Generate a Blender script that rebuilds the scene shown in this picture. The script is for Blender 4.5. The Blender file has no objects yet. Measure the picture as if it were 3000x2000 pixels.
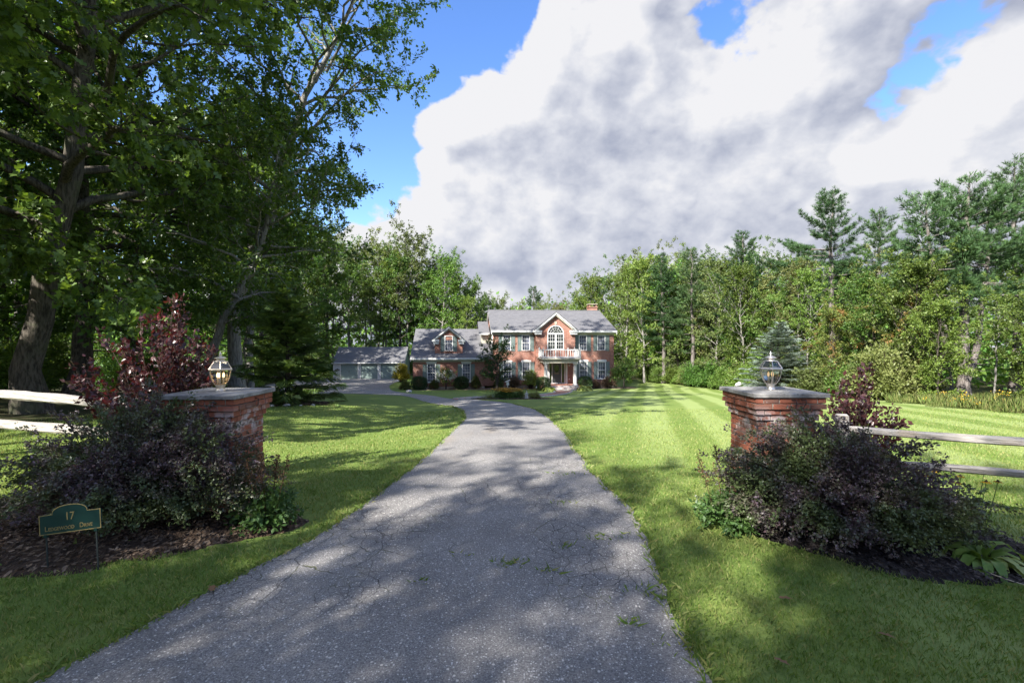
import bpy, bmesh, math, random
import numpy as np
from mathutils import Vector, Matrix

# ---------------------------------------------------------------- camera, sky, sun, exposure
SC = bpy.context.scene
COL = SC.collection
cam = bpy.data.cameras.new('camera')
cam.lens = 16.0; cam.sensor_width = 36.0; cam.clip_start = 0.05; cam.clip_end = 4000
cam_ob = bpy.data.objects.new('camera', cam); COL.objects.link(cam_ob)
cam_ob.location = (0, 0, 2.0); cam_ob.rotation_euler = (math.radians(90), 0, 0)
SC.camera = cam_ob
SC.view_settings.view_transform = 'Standard'; SC.view_settings.look = 'None'
SC.view_settings.gamma = 1.0; SC.view_settings.exposure = 1.6
SC.view_settings.use_curve_mapping = False
SC.cycles.max_bounces = 5; SC.cycles.diffuse_bounces = 2; SC.cycles.glossy_bounces = 2
SC.cycles.transmission_bounces = 4; SC.cycles.transparent_max_bounces = 6
SC.cycles.sample_clamp_indirect = 6.0

SUN_DIR = Vector((0.78, 1.0, -1.0)).normalized()          # the way the light travels
sun = bpy.data.lights.new('sun', 'SUN'); sun.energy = 4.7; sun.angle = math.radians(0.55); sun.color = (1.0, 0.955, 0.88)
sun_ob = bpy.data.objects.new('sun', sun); COL.objects.link(sun_ob)
sun_ob.rotation_euler = SUN_DIR.to_track_quat('-Z', 'Y').to_euler()
SUN_EL = math.asin(-SUN_DIR.z); SUN_AZ = math.atan2(-SUN_DIR.x, -SUN_DIR.y)   # from +Y towards +X

W = bpy.data.worlds.new('World'); SC.world = W; W.use_nodes = True
W.cycles.sampling_method = 'MANUAL'; W.cycles.sample_map_resolution = 256
wt = W.node_tree; wt.nodes.clear()
def N(t, kind, **kw):
    n = t.nodes.new(kind)
    for k, v in kw.items(): setattr(n, k, v)
    return n
def mathn(t, op, a, b=None, c=None, clamp=False):
    n = N(t, 'ShaderNodeMath', operation=op, use_clamp=clamp)
    for i, v in enumerate((a, b, c)):
        if v is None: continue
        if isinstance(v, (int, float)): n.inputs[i].default_value = v
        else: t.links.new(v, n.inputs[i])
    return n.outputs[0]
def vmath(t, op, a, b=None, scale=None):
    n = N(t, 'ShaderNodeVectorMath', operation=op)
    for i, v in enumerate((a, b)):
        if v is None: continue
        if isinstance(v, (tuple, list)): n.inputs[i].default_value = v
        else: t.links.new(v, n.inputs[i])
    if scale is not None: n.inputs['Scale'].default_value = scale
    return n.outputs['Value'] if op in ('DOT_PRODUCT', 'LENGTH') else n.outputs['Vector']
def sstep(t, v, a, b, lo=0.0, hi=1.0):
    n = N(t, 'ShaderNodeMapRange', interpolation_type='SMOOTHSTEP')
    t.links.new(v, n.inputs['Value'])
    n.inputs['From Min'].default_value = a; n.inputs['From Max'].default_value = b
    n.inputs['To Min'].default_value = lo; n.inputs['To Max'].default_value = hi
    return n.outputs['Result']

# cloud field: a function of the sky direction, used twice (once shifted towards the light, for relief)
cg = bpy.data.node_groups.new('cloud_field', 'ShaderNodeTree')
cg.interface.new_socket('Vector', in_out='INPUT', socket_type='NodeSocketVector')
cg.interface.new_socket('Density', in_out='OUTPUT', socket_type='NodeSocketFloat')
gi = N(cg, 'NodeGroupInput'); go = N(cg, 'NodeGroupOutput')
vin = vmath(cg, 'NORMALIZE', gi.outputs[0])
BANKS = [  # direction (x, y, z), angular size, weight: big fair-weather cumulus bank ahead, open sky to its left
    ((0.40, 1, 0.40), 0.62, 1.25), ((0.02, 1, 0.50), 0.34, 1.0), ((-0.16, 1, 0.34), 0.27, 0.9), ((-0.24, 1, 0.24), 0.20, 0.8),
    ((0.14, 1, 0.70), 0.24, 0.9), ((0.30, 1, 0.62), 0.24, 0.8), ((1.0, 1, 0.40), 0.55, 1.0), ((0.72, 1, 0.72), 0.30, 0.75),
    ((0.14, 1, 0.16), 0.20, 0.85), ((-0.10, 1, 0.15), 0.18, 0.7), ((0.34, 1, 0.13), 0.16, 0.8), ((0.62, 1, 0.18), 0.25, 0.9),
    ((-0.30, 1, 0.72), 0.10, 0.30), ((-0.38, 1, 0.58), 0.07, 0.25),
    ((-0.66, 1, 0.62), 0.48, -1.2), ((-0.36, 1, 0.44), 0.17, -0.8), ((-0.46, 1, 0.26), 0.13, -0.6), ((0.20, 1, 0.80), 0.09, -0.62), ((0.46, 1, 0.74), 0.12, -0.66), ((0.79, 1, 0.545), 0.10, -0.6),
    ((1.0, 1, 0.72), 0.09, -0.6), ((-0.17, 1, 0.76), 0.22, -1.1), ((-0.03, 1, 0.76), 0.15, -0.9)]
wn = N(cg, 'ShaderNodeTexNoise'); wn.inputs['Scale'].default_value = 3.0; wn.inputs['Detail'].default_value = 2.0
cg.links.new(vin, wn.inputs['Vector'])
warp = vmath(cg, 'MULTIPLY', vmath(cg, 'SUBTRACT', wn.outputs['Color'], (0.5, 0.5, 0.5)), (0.20, 0.20, 0.20))
vw = vmath(cg, 'NORMALIZE', vmath(cg, 'ADD', vin, warp))
pos_, neg_ = None, None
for d, r, w in BANKS:
    dv = Vector(d).normalized()
    dot = vmath(cg, 'DOT_PRODUCT', vw, tuple(dv))
    m = mathn(cg, 'MULTIPLY_ADD', mathn(cg, 'SUBTRACT', 1.0, dot), -2.0 / (r * r), 1.0, clamp=True)
    term = mathn(cg, 'MULTIPLY', m, w)
    if w > 0: pos_ = term if pos_ is None else mathn(cg, 'ADD', pos_, term)
    else: neg_ = term if neg_ is None else mathn(cg, 'ADD', neg_, term)
sz = N(cg, 'ShaderNodeSeparateXYZ'); cg.links.new(vin, sz.inputs[0])
haze_band = sstep(cg, sz.outputs['Z'], 0.26, 0.10)                # clouds close up towards the horizon, all round
acc = mathn(cg, 'MINIMUM', mathn(cg, 'ADD', mathn(cg, 'ADD', pos_, 0.28), mathn(cg, 'MULTIPLY', haze_band, 0.45)), 1.0)
acc = mathn(cg, 'ADD', acc, neg_)
flat = vmath(cg, 'MULTIPLY', vin, (1.0, 1.0, 1.35))
n1 = N(cg, 'ShaderNodeTexNoise'); n1.inputs['Scale'].default_value = 2.8; n1.inputs['Detail'].default_value = 7.0; n1.inputs['Roughness'].default_value = 0.6
cg.links.new(flat, n1.inputs['Vector'])
vo = N(cg, 'ShaderNodeTexNoise'); vo.inputs['Scale'].default_value = 7.5; vo.inputs['Detail'].default_value = 5.0; vo.inputs['Roughness'].default_value = 0.5
cg.links.new(flat, vo.inputs['Vector'])
puff = mathn(cg, 'ABSOLUTE', mathn(cg, 'SUBTRACT', vo.outputs[0], 0.5))           # rounded heads with sharp creases
dd = mathn(cg, 'ADD', acc, mathn(cg, 'MULTIPLY', mathn(cg, 'SUBTRACT', n1.outputs[0], 0.5), 1.45))
dd = mathn(cg, 'ADD', dd, mathn(cg, 'MULTIPLY', mathn(cg, 'SUBTRACT', puff, 0.09), 1.9))
cg.links.new(dd, go.inputs[0])

tc = N(wt, 'ShaderNodeTexCoord')
D0 = tc.outputs['Generated']
def cloud(vec):
    g = N(wt, 'ShaderNodeGroup'); g.node_tree = cg
    wt.links.new(vec, g.inputs[0]); return g.outputs[0]
c0 = cloud(D0)
c1 = cloud(vmath(wt, 'ADD', D0, (-0.040, -0.010, 0.055)))
alpha = sstep(wt, c0, 0.19, 0.36)
relief = mathn(wt, 'SUBTRACT', c0, c1)                            # >0 on the side that faces the light
sep = N(wt, 'ShaderNodeSeparateXYZ'); wt.links.new(D0, sep.inputs[0])
low = sstep(wt, sep.outputs['Z'], 0.10, 0.34)                     # flat grey bases low down
lit = mathn(wt, 'ADD', mathn(wt, 'MULTIPLY', relief, 1.4), mathn(wt, 'MULTIPLY_ADD', low, 0.24, 0.46))
lit = mathn(wt, 'SUBTRACT', lit, mathn(wt, 'MULTIPLY', sstep(wt, c0, 0.7, 1.6), 0.16))
tone = N(wt, 'ShaderNodeTexNoise'); tone.inputs['Scale'].default_value = 3.1; tone.inputs['Detail'].default_value = 5.0; tone.inputs['Roughness'].default_value = 0.6
wt.links.new(vmath(wt, 'MULTIPLY', D0, (1.0, 1.0, 1.7)), tone.inputs['Vector'])
lit = mathn(wt, 'ADD', lit, mathn(wt, 'MULTIPLY_ADD', tone.outputs[0], 1.2, -0.60))    # thick and thin parts of the bank
lit = mathn(wt, 'ADD', lit, 0.0, clamp=True)
ramp = N(wt, 'ShaderNodeValToRGB'); wt.links.new(lit, ramp.inputs[0])
e = ramp.color_ramp.elements
e[0].position = 0.0; e[0].color = (0.45, 0.49, 0.62, 1); e[1].position = 1.0; e[1].color = (0.95, 0.95, 0.98, 1)
m1 = ramp.color_ramp.elements.new(0.45); m1.color = (0.66, 0.69, 0.79, 1)
m2 = ramp.color_ramp.elements.new(0.75); m2.color = (0.81, 0.83, 0.90, 1)
sky = N(wt, 'ShaderNodeTexSky', sky_type='NISHITA'); sky.sun_disc = False
sky.sun_elevation = SUN_EL; sky.sun_rotation = SUN_AZ; sky.air_density = 1.0; sky.dust_density = 0.6; sky.ozone_density = 2.5
bg_sky = N(wt, 'ShaderNodeBackground'); bg_sky.inputs['Strength'].default_value = 0.12
hsv = N(wt, 'ShaderNodeHueSaturation'); hsv.inputs['Saturation'].default_value = 1.2; hsv.inputs['Hue'].default_value = 0.511
wt.links.new(sky.outputs[0], hsv.inputs['Color']); wt.links.new(hsv.outputs[0], bg_sky.inputs['Color'])
bg_cl = N(wt, 'ShaderNodeBackground'); bg_cl.inputs['Strength'].default_value = 0.31
wt.links.new(ramp.outputs[0], bg_cl.inputs['Color'])
mixw = N(wt, 'ShaderNodeMixShader'); wt.links.new(alpha, mixw.inputs[0])
wt.links.new(bg_sky.outputs[0], mixw.inputs[1]); wt.links.new(bg_cl.outputs[0], mixw.inputs[2])
wo = N(wt, 'ShaderNodeOutputWorld'); wt.links.new(mixw.outputs[0], wo.inputs['Surface'])

# ---------------------------------------------------------------- object helpers
def obj(name, mesh, parent=None, loc=None, rot=None, scale=None):
    o = bpy.data.objects.new(name, mesh); COL.objects.link(o)
    if parent is not None: o.parent = parent
    if loc is not None: o.location = loc
    if rot is not None: o.rotation_euler = rot
    if scale is not None: o.scale = scale
    return o
def tag(o, label=None, cat=None, group=None, kind=None):
    if label: o['label'] = label
    if cat: o['category'] = cat
    if group: o['group'] = group
    if kind: o['kind'] = kind
    return o
def thing(name, label, cat, loc=(0, 0, 0), rz=0.0, group=None):
    o = bpy.data.objects.new(name, None); COL.objects.link(o)
    o.empty_display_size = 0.2; o.location = loc; o.rotation_euler = (0, 0, rz)
    return tag(o, label, cat, group)
def copy_tree(o, parent=None):
    c = o.copy(); COL.objects.link(c); c.parent = parent
    for ch in list(o.children): copy_tree(ch, c)
    return c

def mesh_np(name, V, blocks, mats, smooth=False):
    """V (n,3); blocks = list of (faces (m,k) int array, material index)"""
    me = bpy.data.meshes.new(name)
    V = np.asarray(V, dtype=np.float32)
    me.vertices.add(len(V)); me.vertices.foreach_set('co', V.ravel())
    idx = np.concatenate([np.asarray(f, dtype=np.int32).ravel() for f, _ in blocks])
    tot = np.concatenate([np.full(len(f), np.asarray(f).shape[1], dtype=np.int32) for f, _ in blocks])
    mi = np.concatenate([np.full(len(f), m, dtype=np.int32) for f, m in blocks])
    st = np.concatenate([[0], np.cumsum(tot)[:-1]]).astype(np.int32)
    me.loops.add(len(idx)); me.loops.foreach_set('vertex_index', idx)
    me.polygons.add(len(tot)); me.polygons.foreach_set('loop_start', st); me.polygons.foreach_set('loop_total', tot)
    me.polygons.foreach_set('material_index', mi)
    if smooth: me.polygons.foreach_set('use_smooth', np.ones(len(tot), dtype=bool))
    for m in mats: me.materials.append(m)
    me.update(calc_edges=True)
    return me

class MB:
    """collects boxes, prisms, tubes and lathes into one mesh"""
    def __init__(s): s.v = []; s.f = []
    def add(s, vs, fs):
        o = len(s.v); s.v += [tuple(p) for p in vs]; s.f += [[i + o for i in q] for q in fs]; return s
    def box(s, x0, x1, y0, y1, z0, z1):
        return s.add([(x0,y0,z0),(x1,y0,z0),(x1,y1,z0),(x0,y1,z0),(x0,y0,z1),(x1,y0,z1),(x1,y1,z1),(x0,y1,z1)],
                     [(0,3,2,1),(4,5,6,7),(0,1,5,4),(1,2,6,5),(2,3,7,6),(3,0,4,7)])
    def prism_xz(s, pts, y0, y1):
        n = len(pts)
        return s.add([(x,y0,z) for x,z in pts] + [(x,y1,z) for x,z in pts],
                     [tuple(range(n)), tuple(range(2*n-1, n-1, -1))] + [(i, i+n, (i+1)%n+n, (i+1)%n) for i in range(n)])
    def prism_yz(s, pts, x0, x1):
        n = len(pts)
        return s.add([(x0,y,z) for y,z in pts] + [(x1,y,z) for y,z in pts],
                     [tuple(range(n-1,-1,-1)), tuple(range(n, 2*n))] + [(i, (i+1)%n, (i+1)%n+n, i+n) for i in range(n)])
    def prism_xy(s, pts, z0, z1):
        n = len(pts)
        return s.add([(x,y,z0) for x,y in pts] + [(x,y,z1) for x,y in pts],
                     [tuple(range(n-1,-1,-1)), tuple(range(n, 2*n))] + [(i, (i+1)%n, (i+1)%n+n, i+n) for i in range(n)])
    def lathe(s, prof, cx=0, cy=0, n=16, rot=0.0):
        vs = []; fs = []
        for r, z in prof:
            for k in range(n):
                a = 2*math.pi*k/n + rot; vs.append((cx + r*math.cos(a), cy + r*math.sin(a), z))
        for i in range(len(prof)-1):
            for k in range(n):
                k2 = (k+1) % n; fs.append((i*n+k, i*n+k2, (i+1)*n+k2, (i+1)*n+k))
        fs.append(tuple(range(n-1,-1,-1))); fs.append(tuple(range((len(prof)-1)*n, len(prof)*n)))
        return s.add(vs, fs)
    def tube(s, pts, r, n=8):
        V, F = tube_np(np.array(pts, float), np.full(len(pts), r) if np.isscalar(r) else np.array(r), n)
        k = len(V); s.add(V.tolist(), F.tolist())
        return s
    def build(s, name, mat, parent=None, smooth=False, bevel=0, loc=None, rot=None):
        me = bpy.data.meshes.new(name); me.from_pydata(s.v, [], s.f); me.update()
        if bevel:
            bm = bmesh.new(); bm.from_mesh(me)
            bmesh.ops.bevel(bm, geom=list(bm.edges), offset=bevel, segments=1, affect='EDGES', profile=0.5)
            bm.to_mesh(me); bm.free()
        if smooth:
            for p in me.polygons: p.use_smooth = True
        me.materials.append(mat)
        return obj(name, me, parent, loc, rot)

def tube_np(P, R, n):
    m = len(P)
    T = np.gradient(P, axis=0); T /= np.linalg.norm(T, axis=1, keepdims=True) + 1e-9
    ref = np.array([1.0, 0, 0]) if abs(T[:, 0].mean()) < 0.8 else np.array([0, 1.0, 0])
    A = np.cross(T, ref); A /= np.linalg.norm(A, axis=1, keepdims=True) + 1e-9
    B = np.cross(T, A)
    a = np.linspace(0, 2*np.pi, n, endpoint=False)
    V = P[:, None, :] + R[:, None, None] * (np.cos(a)[None, :, None]*A[:, None, :] + np.sin(a)[None, :, None]*B[:, None, :])
    i = np.arange(m-1)[:, None]*n; k = np.arange(n)[None, :]; k2 = (k+1) % n
    F = np.stack([i+k, i+k2, i+n+k2, i+n+k], -1).reshape(-1, 4)
    return V.reshape(-1, 3), F

class Geo:
    def __init__(s): s.V = []; s.F = {}; s.n = 0
    def add(s, V, F, mi=0):
        s.V.append(V); s.F.setdefault((F.shape[1], mi), []).append(F + s.n); s.n += len(V)
    def mesh(s, name, mats, smooth=False):
        return mesh_np(name, np.concatenate(s.V), [(np.concatenate(f), k[1]) for k, f in s.F.items()], mats, smooth)

# ---------------------------------------------------------------- materials
def newmat(name):
    m = bpy.data.materials.new(name); m.use_nodes = True
    t = m.node_tree; t.nodes.clear()
    o = N(t, 'ShaderNodeOutputMaterial'); p = N(t, 'ShaderNodeBsdfPrincipled')
    t.links.new(p.outputs[0], o.inputs['Surface'])
    return m, t, p, o
def mixc(t, fac, a, b, blend='MIX'):
    n = N(t, 'ShaderNodeMix', data_type='RGBA', blend_type=blend)
    for sock, v in ((n.inputs[0], fac), (n.inputs[6], a), (n.inputs[7], b)):
        if isinstance(v, (int, float)): sock.default_value = v
        elif isinstance(v, (tuple, list)): sock.default_value = tuple(v) + (1,) if len(v) == 3 else v
        else: t.links.new(v, sock)
    return n.outputs[2]
def noise(t, vec, scale, detail=4, rough=0.55):
    n = N(t, 'ShaderNodeTexNoise'); n.inputs['Scale'].default_value = scale
    n.inputs['Detail'].default_value = detail; n.inputs['Roughness'].default_value = rough
    if vec is not None: t.links.new(vec, n.inputs['Vector'])
    return n.outputs[0]
def coords(t, which='Object'):
    return N(t, 'ShaderNodeTexCoord').outputs[which]
def bump(t, p, h, strength, dist=0.01):
    b = N(t, 'ShaderNodeBump'); b.inputs['Strength'].default_value = strength; b.inputs['Distance'].default_value = dist
    t.links.new(h, b.inputs['Height']); t.links.new(b.outputs[0], p.inputs['Normal'])
def simple(name, c, rough=0.6, var=0.15, scale=6.0, metal=0.0, bumps=0.0, spec=0.4):
    m, t, p, o = newmat(name)
    v = noise(t, coords(t), scale, 6)
    k = sstep(t, v, 0.3, 0.7, 1-var, 1+var)
    col = mixc(t, 1.0, c, k, 'MULTIPLY')
    n = N(t, 'ShaderNodeCombineColor')
    for i in range(3): t.links.new(k, n.inputs[i])
    col = mixc(t, 1.0, c, n.outputs[0], 'MULTIPLY')
    t.links.new(col, p.inputs['Base Color'])
    p.inputs['Roughness'].default_value = rough; p.inputs['Metallic'].default_value = metal
    p.inputs['Specular IOR Level'].default_value = spec
    if bumps: bump(t, p, noise(t, coords(t), scale*6, 6), bumps, 0.004)
    return m
def leafmat(name, cols, trans=0.35, rough=0.45, hue=0.02, val=0.25, spec=0.35, patch=None, tcol=None):
    """cols: list of leaf colours picked at random per leaf; per-plant tint; light shining through"""
    m, t, p, o = newmat(name)
    g = N(t, 'ShaderNodeNewGeometry'); oi = N(t, 'ShaderNodeObjectInfo')
    r = N(t, 'ShaderNodeValToRGB'); t.links.new(g.outputs['Random Per Island'], r.inputs[0])
    els = r.color_ramp.elements
    while len(els) < len(cols): els.new(0.5)
    for i, c in enumerate(cols):
        els[i].position = i/max(1, len(cols)-1); els[i].color = tuple(c) + (1,)
    col = r.outputs[0]
    if patch:   # whole twigs of another colour (autumn tips, fresh growth)
        pc, scale, a, b = patch
        fac = sstep(t, noise(t, coords(t), scale, 3), a, b)
        col = mixc(t, fac, col, pc)
    h = N(t, 'ShaderNodeHueSaturation')
    h.inputs['Hue'].default_value = 0.5
    t.links.new(sstep(t, oi.outputs['Random'], 0, 1, 0.5-hue, 0.5+hue), h.inputs['Hue'])
    rr = mathn(t, 'FRACT', mathn(t, 'MULTIPLY', oi.outputs['Random'], 7.31))
    t.links.new(sstep(t, rr, 0, 1, 1-val, 1+val), h.inputs['Value'])
    t.links.new(col, h.inputs['Color'])
    t.links.new(h.outputs[0], p.inputs['Base Color'])
    p.inputs['Roughness'].default_value = rough; p.inputs['Specular IOR Level'].default_value = spec
    tr = N(t, 'ShaderNodeBsdfTranslucent')
    tint = mixc(t, 1.0, h.outputs[0], tcol or (1.5, 1.35, 0.6), 'MULTIPLY')
    t.links.new(tint, tr.inputs['Color'])
    mx = N(t, 'ShaderNodeMixShader'); mx.inputs[0].default_value = trans
    t.links.new(p.outputs[0], mx.inputs[1]); t.links.new(tr.outputs[0], mx.inputs[2]); t.links.new(mx.outputs[0], o.inputs['Surface'])
    return m

# ---------------------------------------------------------------- terrain
PY = np.array([-60, -10, 0, 6.5, 12.4, 18.4, 24, 30, 36, 40, 43.5, 46, 50, 56, 66, 80, 120, 700.])
PZ = np.array([0.5, 0.05, 0.0, 0.0, -0.36, -0.78, -1.18, -1.64, -2.15, -2.5, -2.78, -2.9, -2.93, -3.15, -3.5, -3.6, -3.5, -3.0])
_yy = np.arange(-60, 700, 0.25)
_zz = np.interp(_yy, PY, PZ)
_k = np.exp(-0.5*(np.arange(-16, 17)/5.0)**2); _k /= _k.sum()
_zz = np.convolve(np.pad(_zz, 16, mode='edge'), _k, mode='valid')
def smooth01(t): t = np.clip(t, 0, 1); return t*t*(3-2*t)
def gz(x, y):
    x = np.asarray(x, float); y = np.asarray(y, float)
    z = np.interp(y, _yy, _zz)
    near = smooth01((36-y)/16)
    z = z + 0.22*smooth01((-x-3.6)/5.0)*near + 0.5*smooth01((-x-12)/14)*near      # the ground climbs a little to the left
    z = z - 0.16*np.exp(-((x+4.4)/1.5)**2)*smooth01((y-8)/5)*smooth01((34-y)/8)      # shallow swale beside the drive
    z = z + 0.10*np.exp(-(((x+4.1)/1.7)**2 + ((y-4.6)/1.0)**2)) + 0.10*np.exp(-(((x-3.4)/1.7)**2 + ((y-4.5)/1.0)**2))
    return z
def gzf(x, y): return float(gz(x, y))

DL = [(-9.0,-9),(-5.2,-2.5),(-3.6,1.0),(-2.82,2.67),(-2.2,4.0),(-1.90,5.03),(-1.66,6.7),(-1.58,8.5),(-1.53,12.4),(-1.62,15.5),(-1.95,18.0),(-2.7,20.9),(-3.5,22.8),(-5.8,27.5),(-9.7,34.0),(-14.8,37.4),(-21,41),(-26.5,47),(-29,56),(-29,67.6)]
DR = [(6.5,-9),(2.6,-2.5),(1.35,1.0),(1.13,2.67),(1.27,4.0),(1.36,5.03),(1.30,6.7),(1.26,8.5),(1.30,12.4),(1.22,15.5),(1.02,18.0),(0.30,21.3),(-0.35,23.3),(-2.6,27.2),(-4.6,30.2),(-6.4,33.4),(-8.9,38.4),(-12.6,47),(-14.6,56),(-15.3,66.5)]
def resample(pts, per=10):
    P = np.array(pts, float); out = []
    for i in range(len(P)-1):
        p0 = P[max(i-1, 0)]; p1 = P[i]; p2 = P[i+1]; p3 = P[min(i+2, len(P)-1)]
        for s in np.linspace(0, 1, per, endpoint=False):
            out.append(0.5*((2*p1)+(-p0+p2)*s+(2*p0-5*p1+4*p2-p3)*s*s+(-p0+3*p1-3*p2+p3)*s**3))
    out.append(P[-1]); return np.array(out)
rng = np.random.default_rng(5)
EL, ER = resample(DL), resample(DR)
def wob(E, amp, seed):
    r = np.random.default_rng(seed); n = len(E)
    w = np.convolve(r.normal(size=n+8), np.ones(5)/5, mode='valid')[:n]
    E = E.copy(); E[:, 0] += amp*w; return E
EL, ER = wob(EL, 0.06, 1), wob(ER, 0.07, 2)
DRIVE_POLY = np.concatenate([EL, ER[::-1]])
def in_poly(x, y, poly):
    inside = np.zeros(np.shape(x), bool); n = len(poly); j = n-1
    for i in range(n):
        xi, yi = poly[i]; xj, yj = poly[j]
        if yi != yj:
            inside ^= ((yi > y) != (yj > y)) & (x < (xj-xi)*(y-yi)/(yj-yi)+xi)
        j = i
    return inside
BEDS = [(-4.5, 4.72, 2.25, 1.02, 0.12), (3.68, 4.5, 1.42, 0.86, -0.34)]     # mulch beds at the two pillars: x, y, rx, ry, turn
def in_bed(x, y, grow=0.0):
    r = np.zeros(np.shape(x), bool)
    for bx, by, rx, ry, a in BEDS:
        dx, dy = x-bx, y-by; u = dx*math.cos(a)+dy*math.sin(a); v = -dx*math.sin(a)+dy*math.cos(a)
        r |= (u/(rx+grow))**2 + (v/(ry+grow))**2 < 1 + 0.12*np.sin(5*np.arctan2(v, u)+bx)
    return r
WALK = resample([(-3.6,28.2),(-1.6,28.9),(0.2,29.3),(2.0,31.3),(3.4,35.2),(4.3,39.2),(4.75,42.2),(4.9,44.35)], 8)
def walk_edges(w):
    T = np.gradient(WALK, axis=0); T /= np.linalg.norm(T, axis=1, keepdims=True)
    Nn = np.stack([-T[:, 1], T[:, 0]], 1)
    ww = np.full(len(WALK), w); ww[-14:] = np.linspace(w, w*1.45, 14)
    return WALK + Nn*ww[:, None], WALK - Nn*ww[:, None]
WL, WR = walk_edges(0.68)
WALK_POLY = np.concatenate([WL, WR[::-1]])

# wood edge: how far under the trees a point lies (0 lawn .. 1 forest floor)
def woods(x, y):
    right = smooth01((x - (19.5 + 0.02*np.maximum(0, 30-y)*8))/3)
    back = smooth01((y - 64 + 0.25*np.maximum(0, x-12))/6) * (x > -14)
    left = smooth01((-x - np.maximum(9.5, 0.44*y + 1.0))/4)
    far = smooth01((y-73)/3)
    behind = smooth01((-y-7)/4)*(np.abs(x) > 6)
    return np.clip(np.maximum.reduce([right, back, left, far, behind]), 0, 1)

def axis(lo, hi, f0, f1, fine, coarse):
    a = np.arange(lo, f0, coarse); b = np.arange(f0, f1, fine); c = np.arange(f1, hi+coarse, coarse)
    return np.concatenate([a, b, c])
gx = axis(-420, 420, -42, 42, 0.5, 18.0); gy = axis(-60, 640, -9, 76, 0.5, 18.0)
GX, GY = np.meshgrid(gx, gy); GZ = gz(GX, GY)
nx, ny = len(gx), len(gy)
ii = (np.arange(ny-1)[:, None]*nx + np.arange(nx-1)[None, :]).ravel()
gf = np.stack([ii, ii+1, ii+nx+1, ii+nx], 1)

def lawn_material():
    m, t, p, o = newmat('lawn_soil_and_turf')
    pos = coords(t)
    a = noise(t, pos, 0.35, 5); b = noise(t, pos, 2.2, 6); c = noise(t, pos, 26, 5, 0.7)
    col = mixc(t, sstep(t, a, 0.35, 0.65), (0.155, 0.225, 0.050), (0.195, 0.255, 0.062))
    col = mixc(t, sstep(t, b, 0.52, 0.74, 0, 0.75), col, (0.255, 0.265, 0.090))          # drier patches
    col = mixc(t, sstep(t, c, 0.35, 0.7, 0, 0.6), col, (0.080, 0.130, 0.026))
    sx = N(t, 'ShaderNodeSeparateXYZ'); t.links.new(pos, sx.inputs[0])
    w = mathn(t, 'ADD', sx.outputs[0], mathn(t, 'MULTIPLY', sx.outputs[1], -0.30))
    w = mathn(t, 'ADD', w, mathn(t, 'MULTIPLY', noise(t, pos, 0.5, 2), 0.5))
    st = sstep(t, mathn(t, 'SINE', mathn(t, 'MULTIPLY', w, 3.5)), -0.5, 0.5)
    side = sstep(t, sx.outputs[0], 1.6, 4.0)
    st = mathn(t, 'MULTIPLY', mathn(t, 'MULTIPLY', st, side), 0.8)
    col = mixc(t, st, col, (0.27, 0.335, 0.115))                                           # mown stripes
    at = N(t, 'ShaderNodeAttribute', attribute_name='woods')
    litter = mixc(t, sstep(t, noise(t, pos, 6, 6), 0.4, 0.65), (0.050, 0.042, 0.022), (0.045, 0.062, 0.020))
    wm = sstep(t, mathn(t, 'ADD', at.outputs['Fac'], mathn(t, 'MULTIPLY', mathn(t, 'SUBTRACT', noise(t, pos, 0.8, 4), 0.5), 0.6)), 0.35, 0.65)
    col = mixc(t, wm, col, litter)
    t.links.new(col, p.inputs['Base Color']); p.inputs['Roughness'].default_value = 0.85; p.inputs['Specular IOR Level'].default_value = 0.15
    bump(t, p, c, 0.8, 0.03)
    return m
M_LAWN = lawn_material()
gme = mesh_np('ground', np.stack([GX.ravel(), GY.ravel(), GZ.ravel()], 1), [(gf, 0)], [M_LAWN], True)
att = gme.attributes.new('woods', 'FLOAT', 'POINT'); att.data.foreach_set('value', woods(GX, GY).ravel().astype(np.float32))
ground = tag(obj('lawn_ground', gme), kind='structure')

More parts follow.
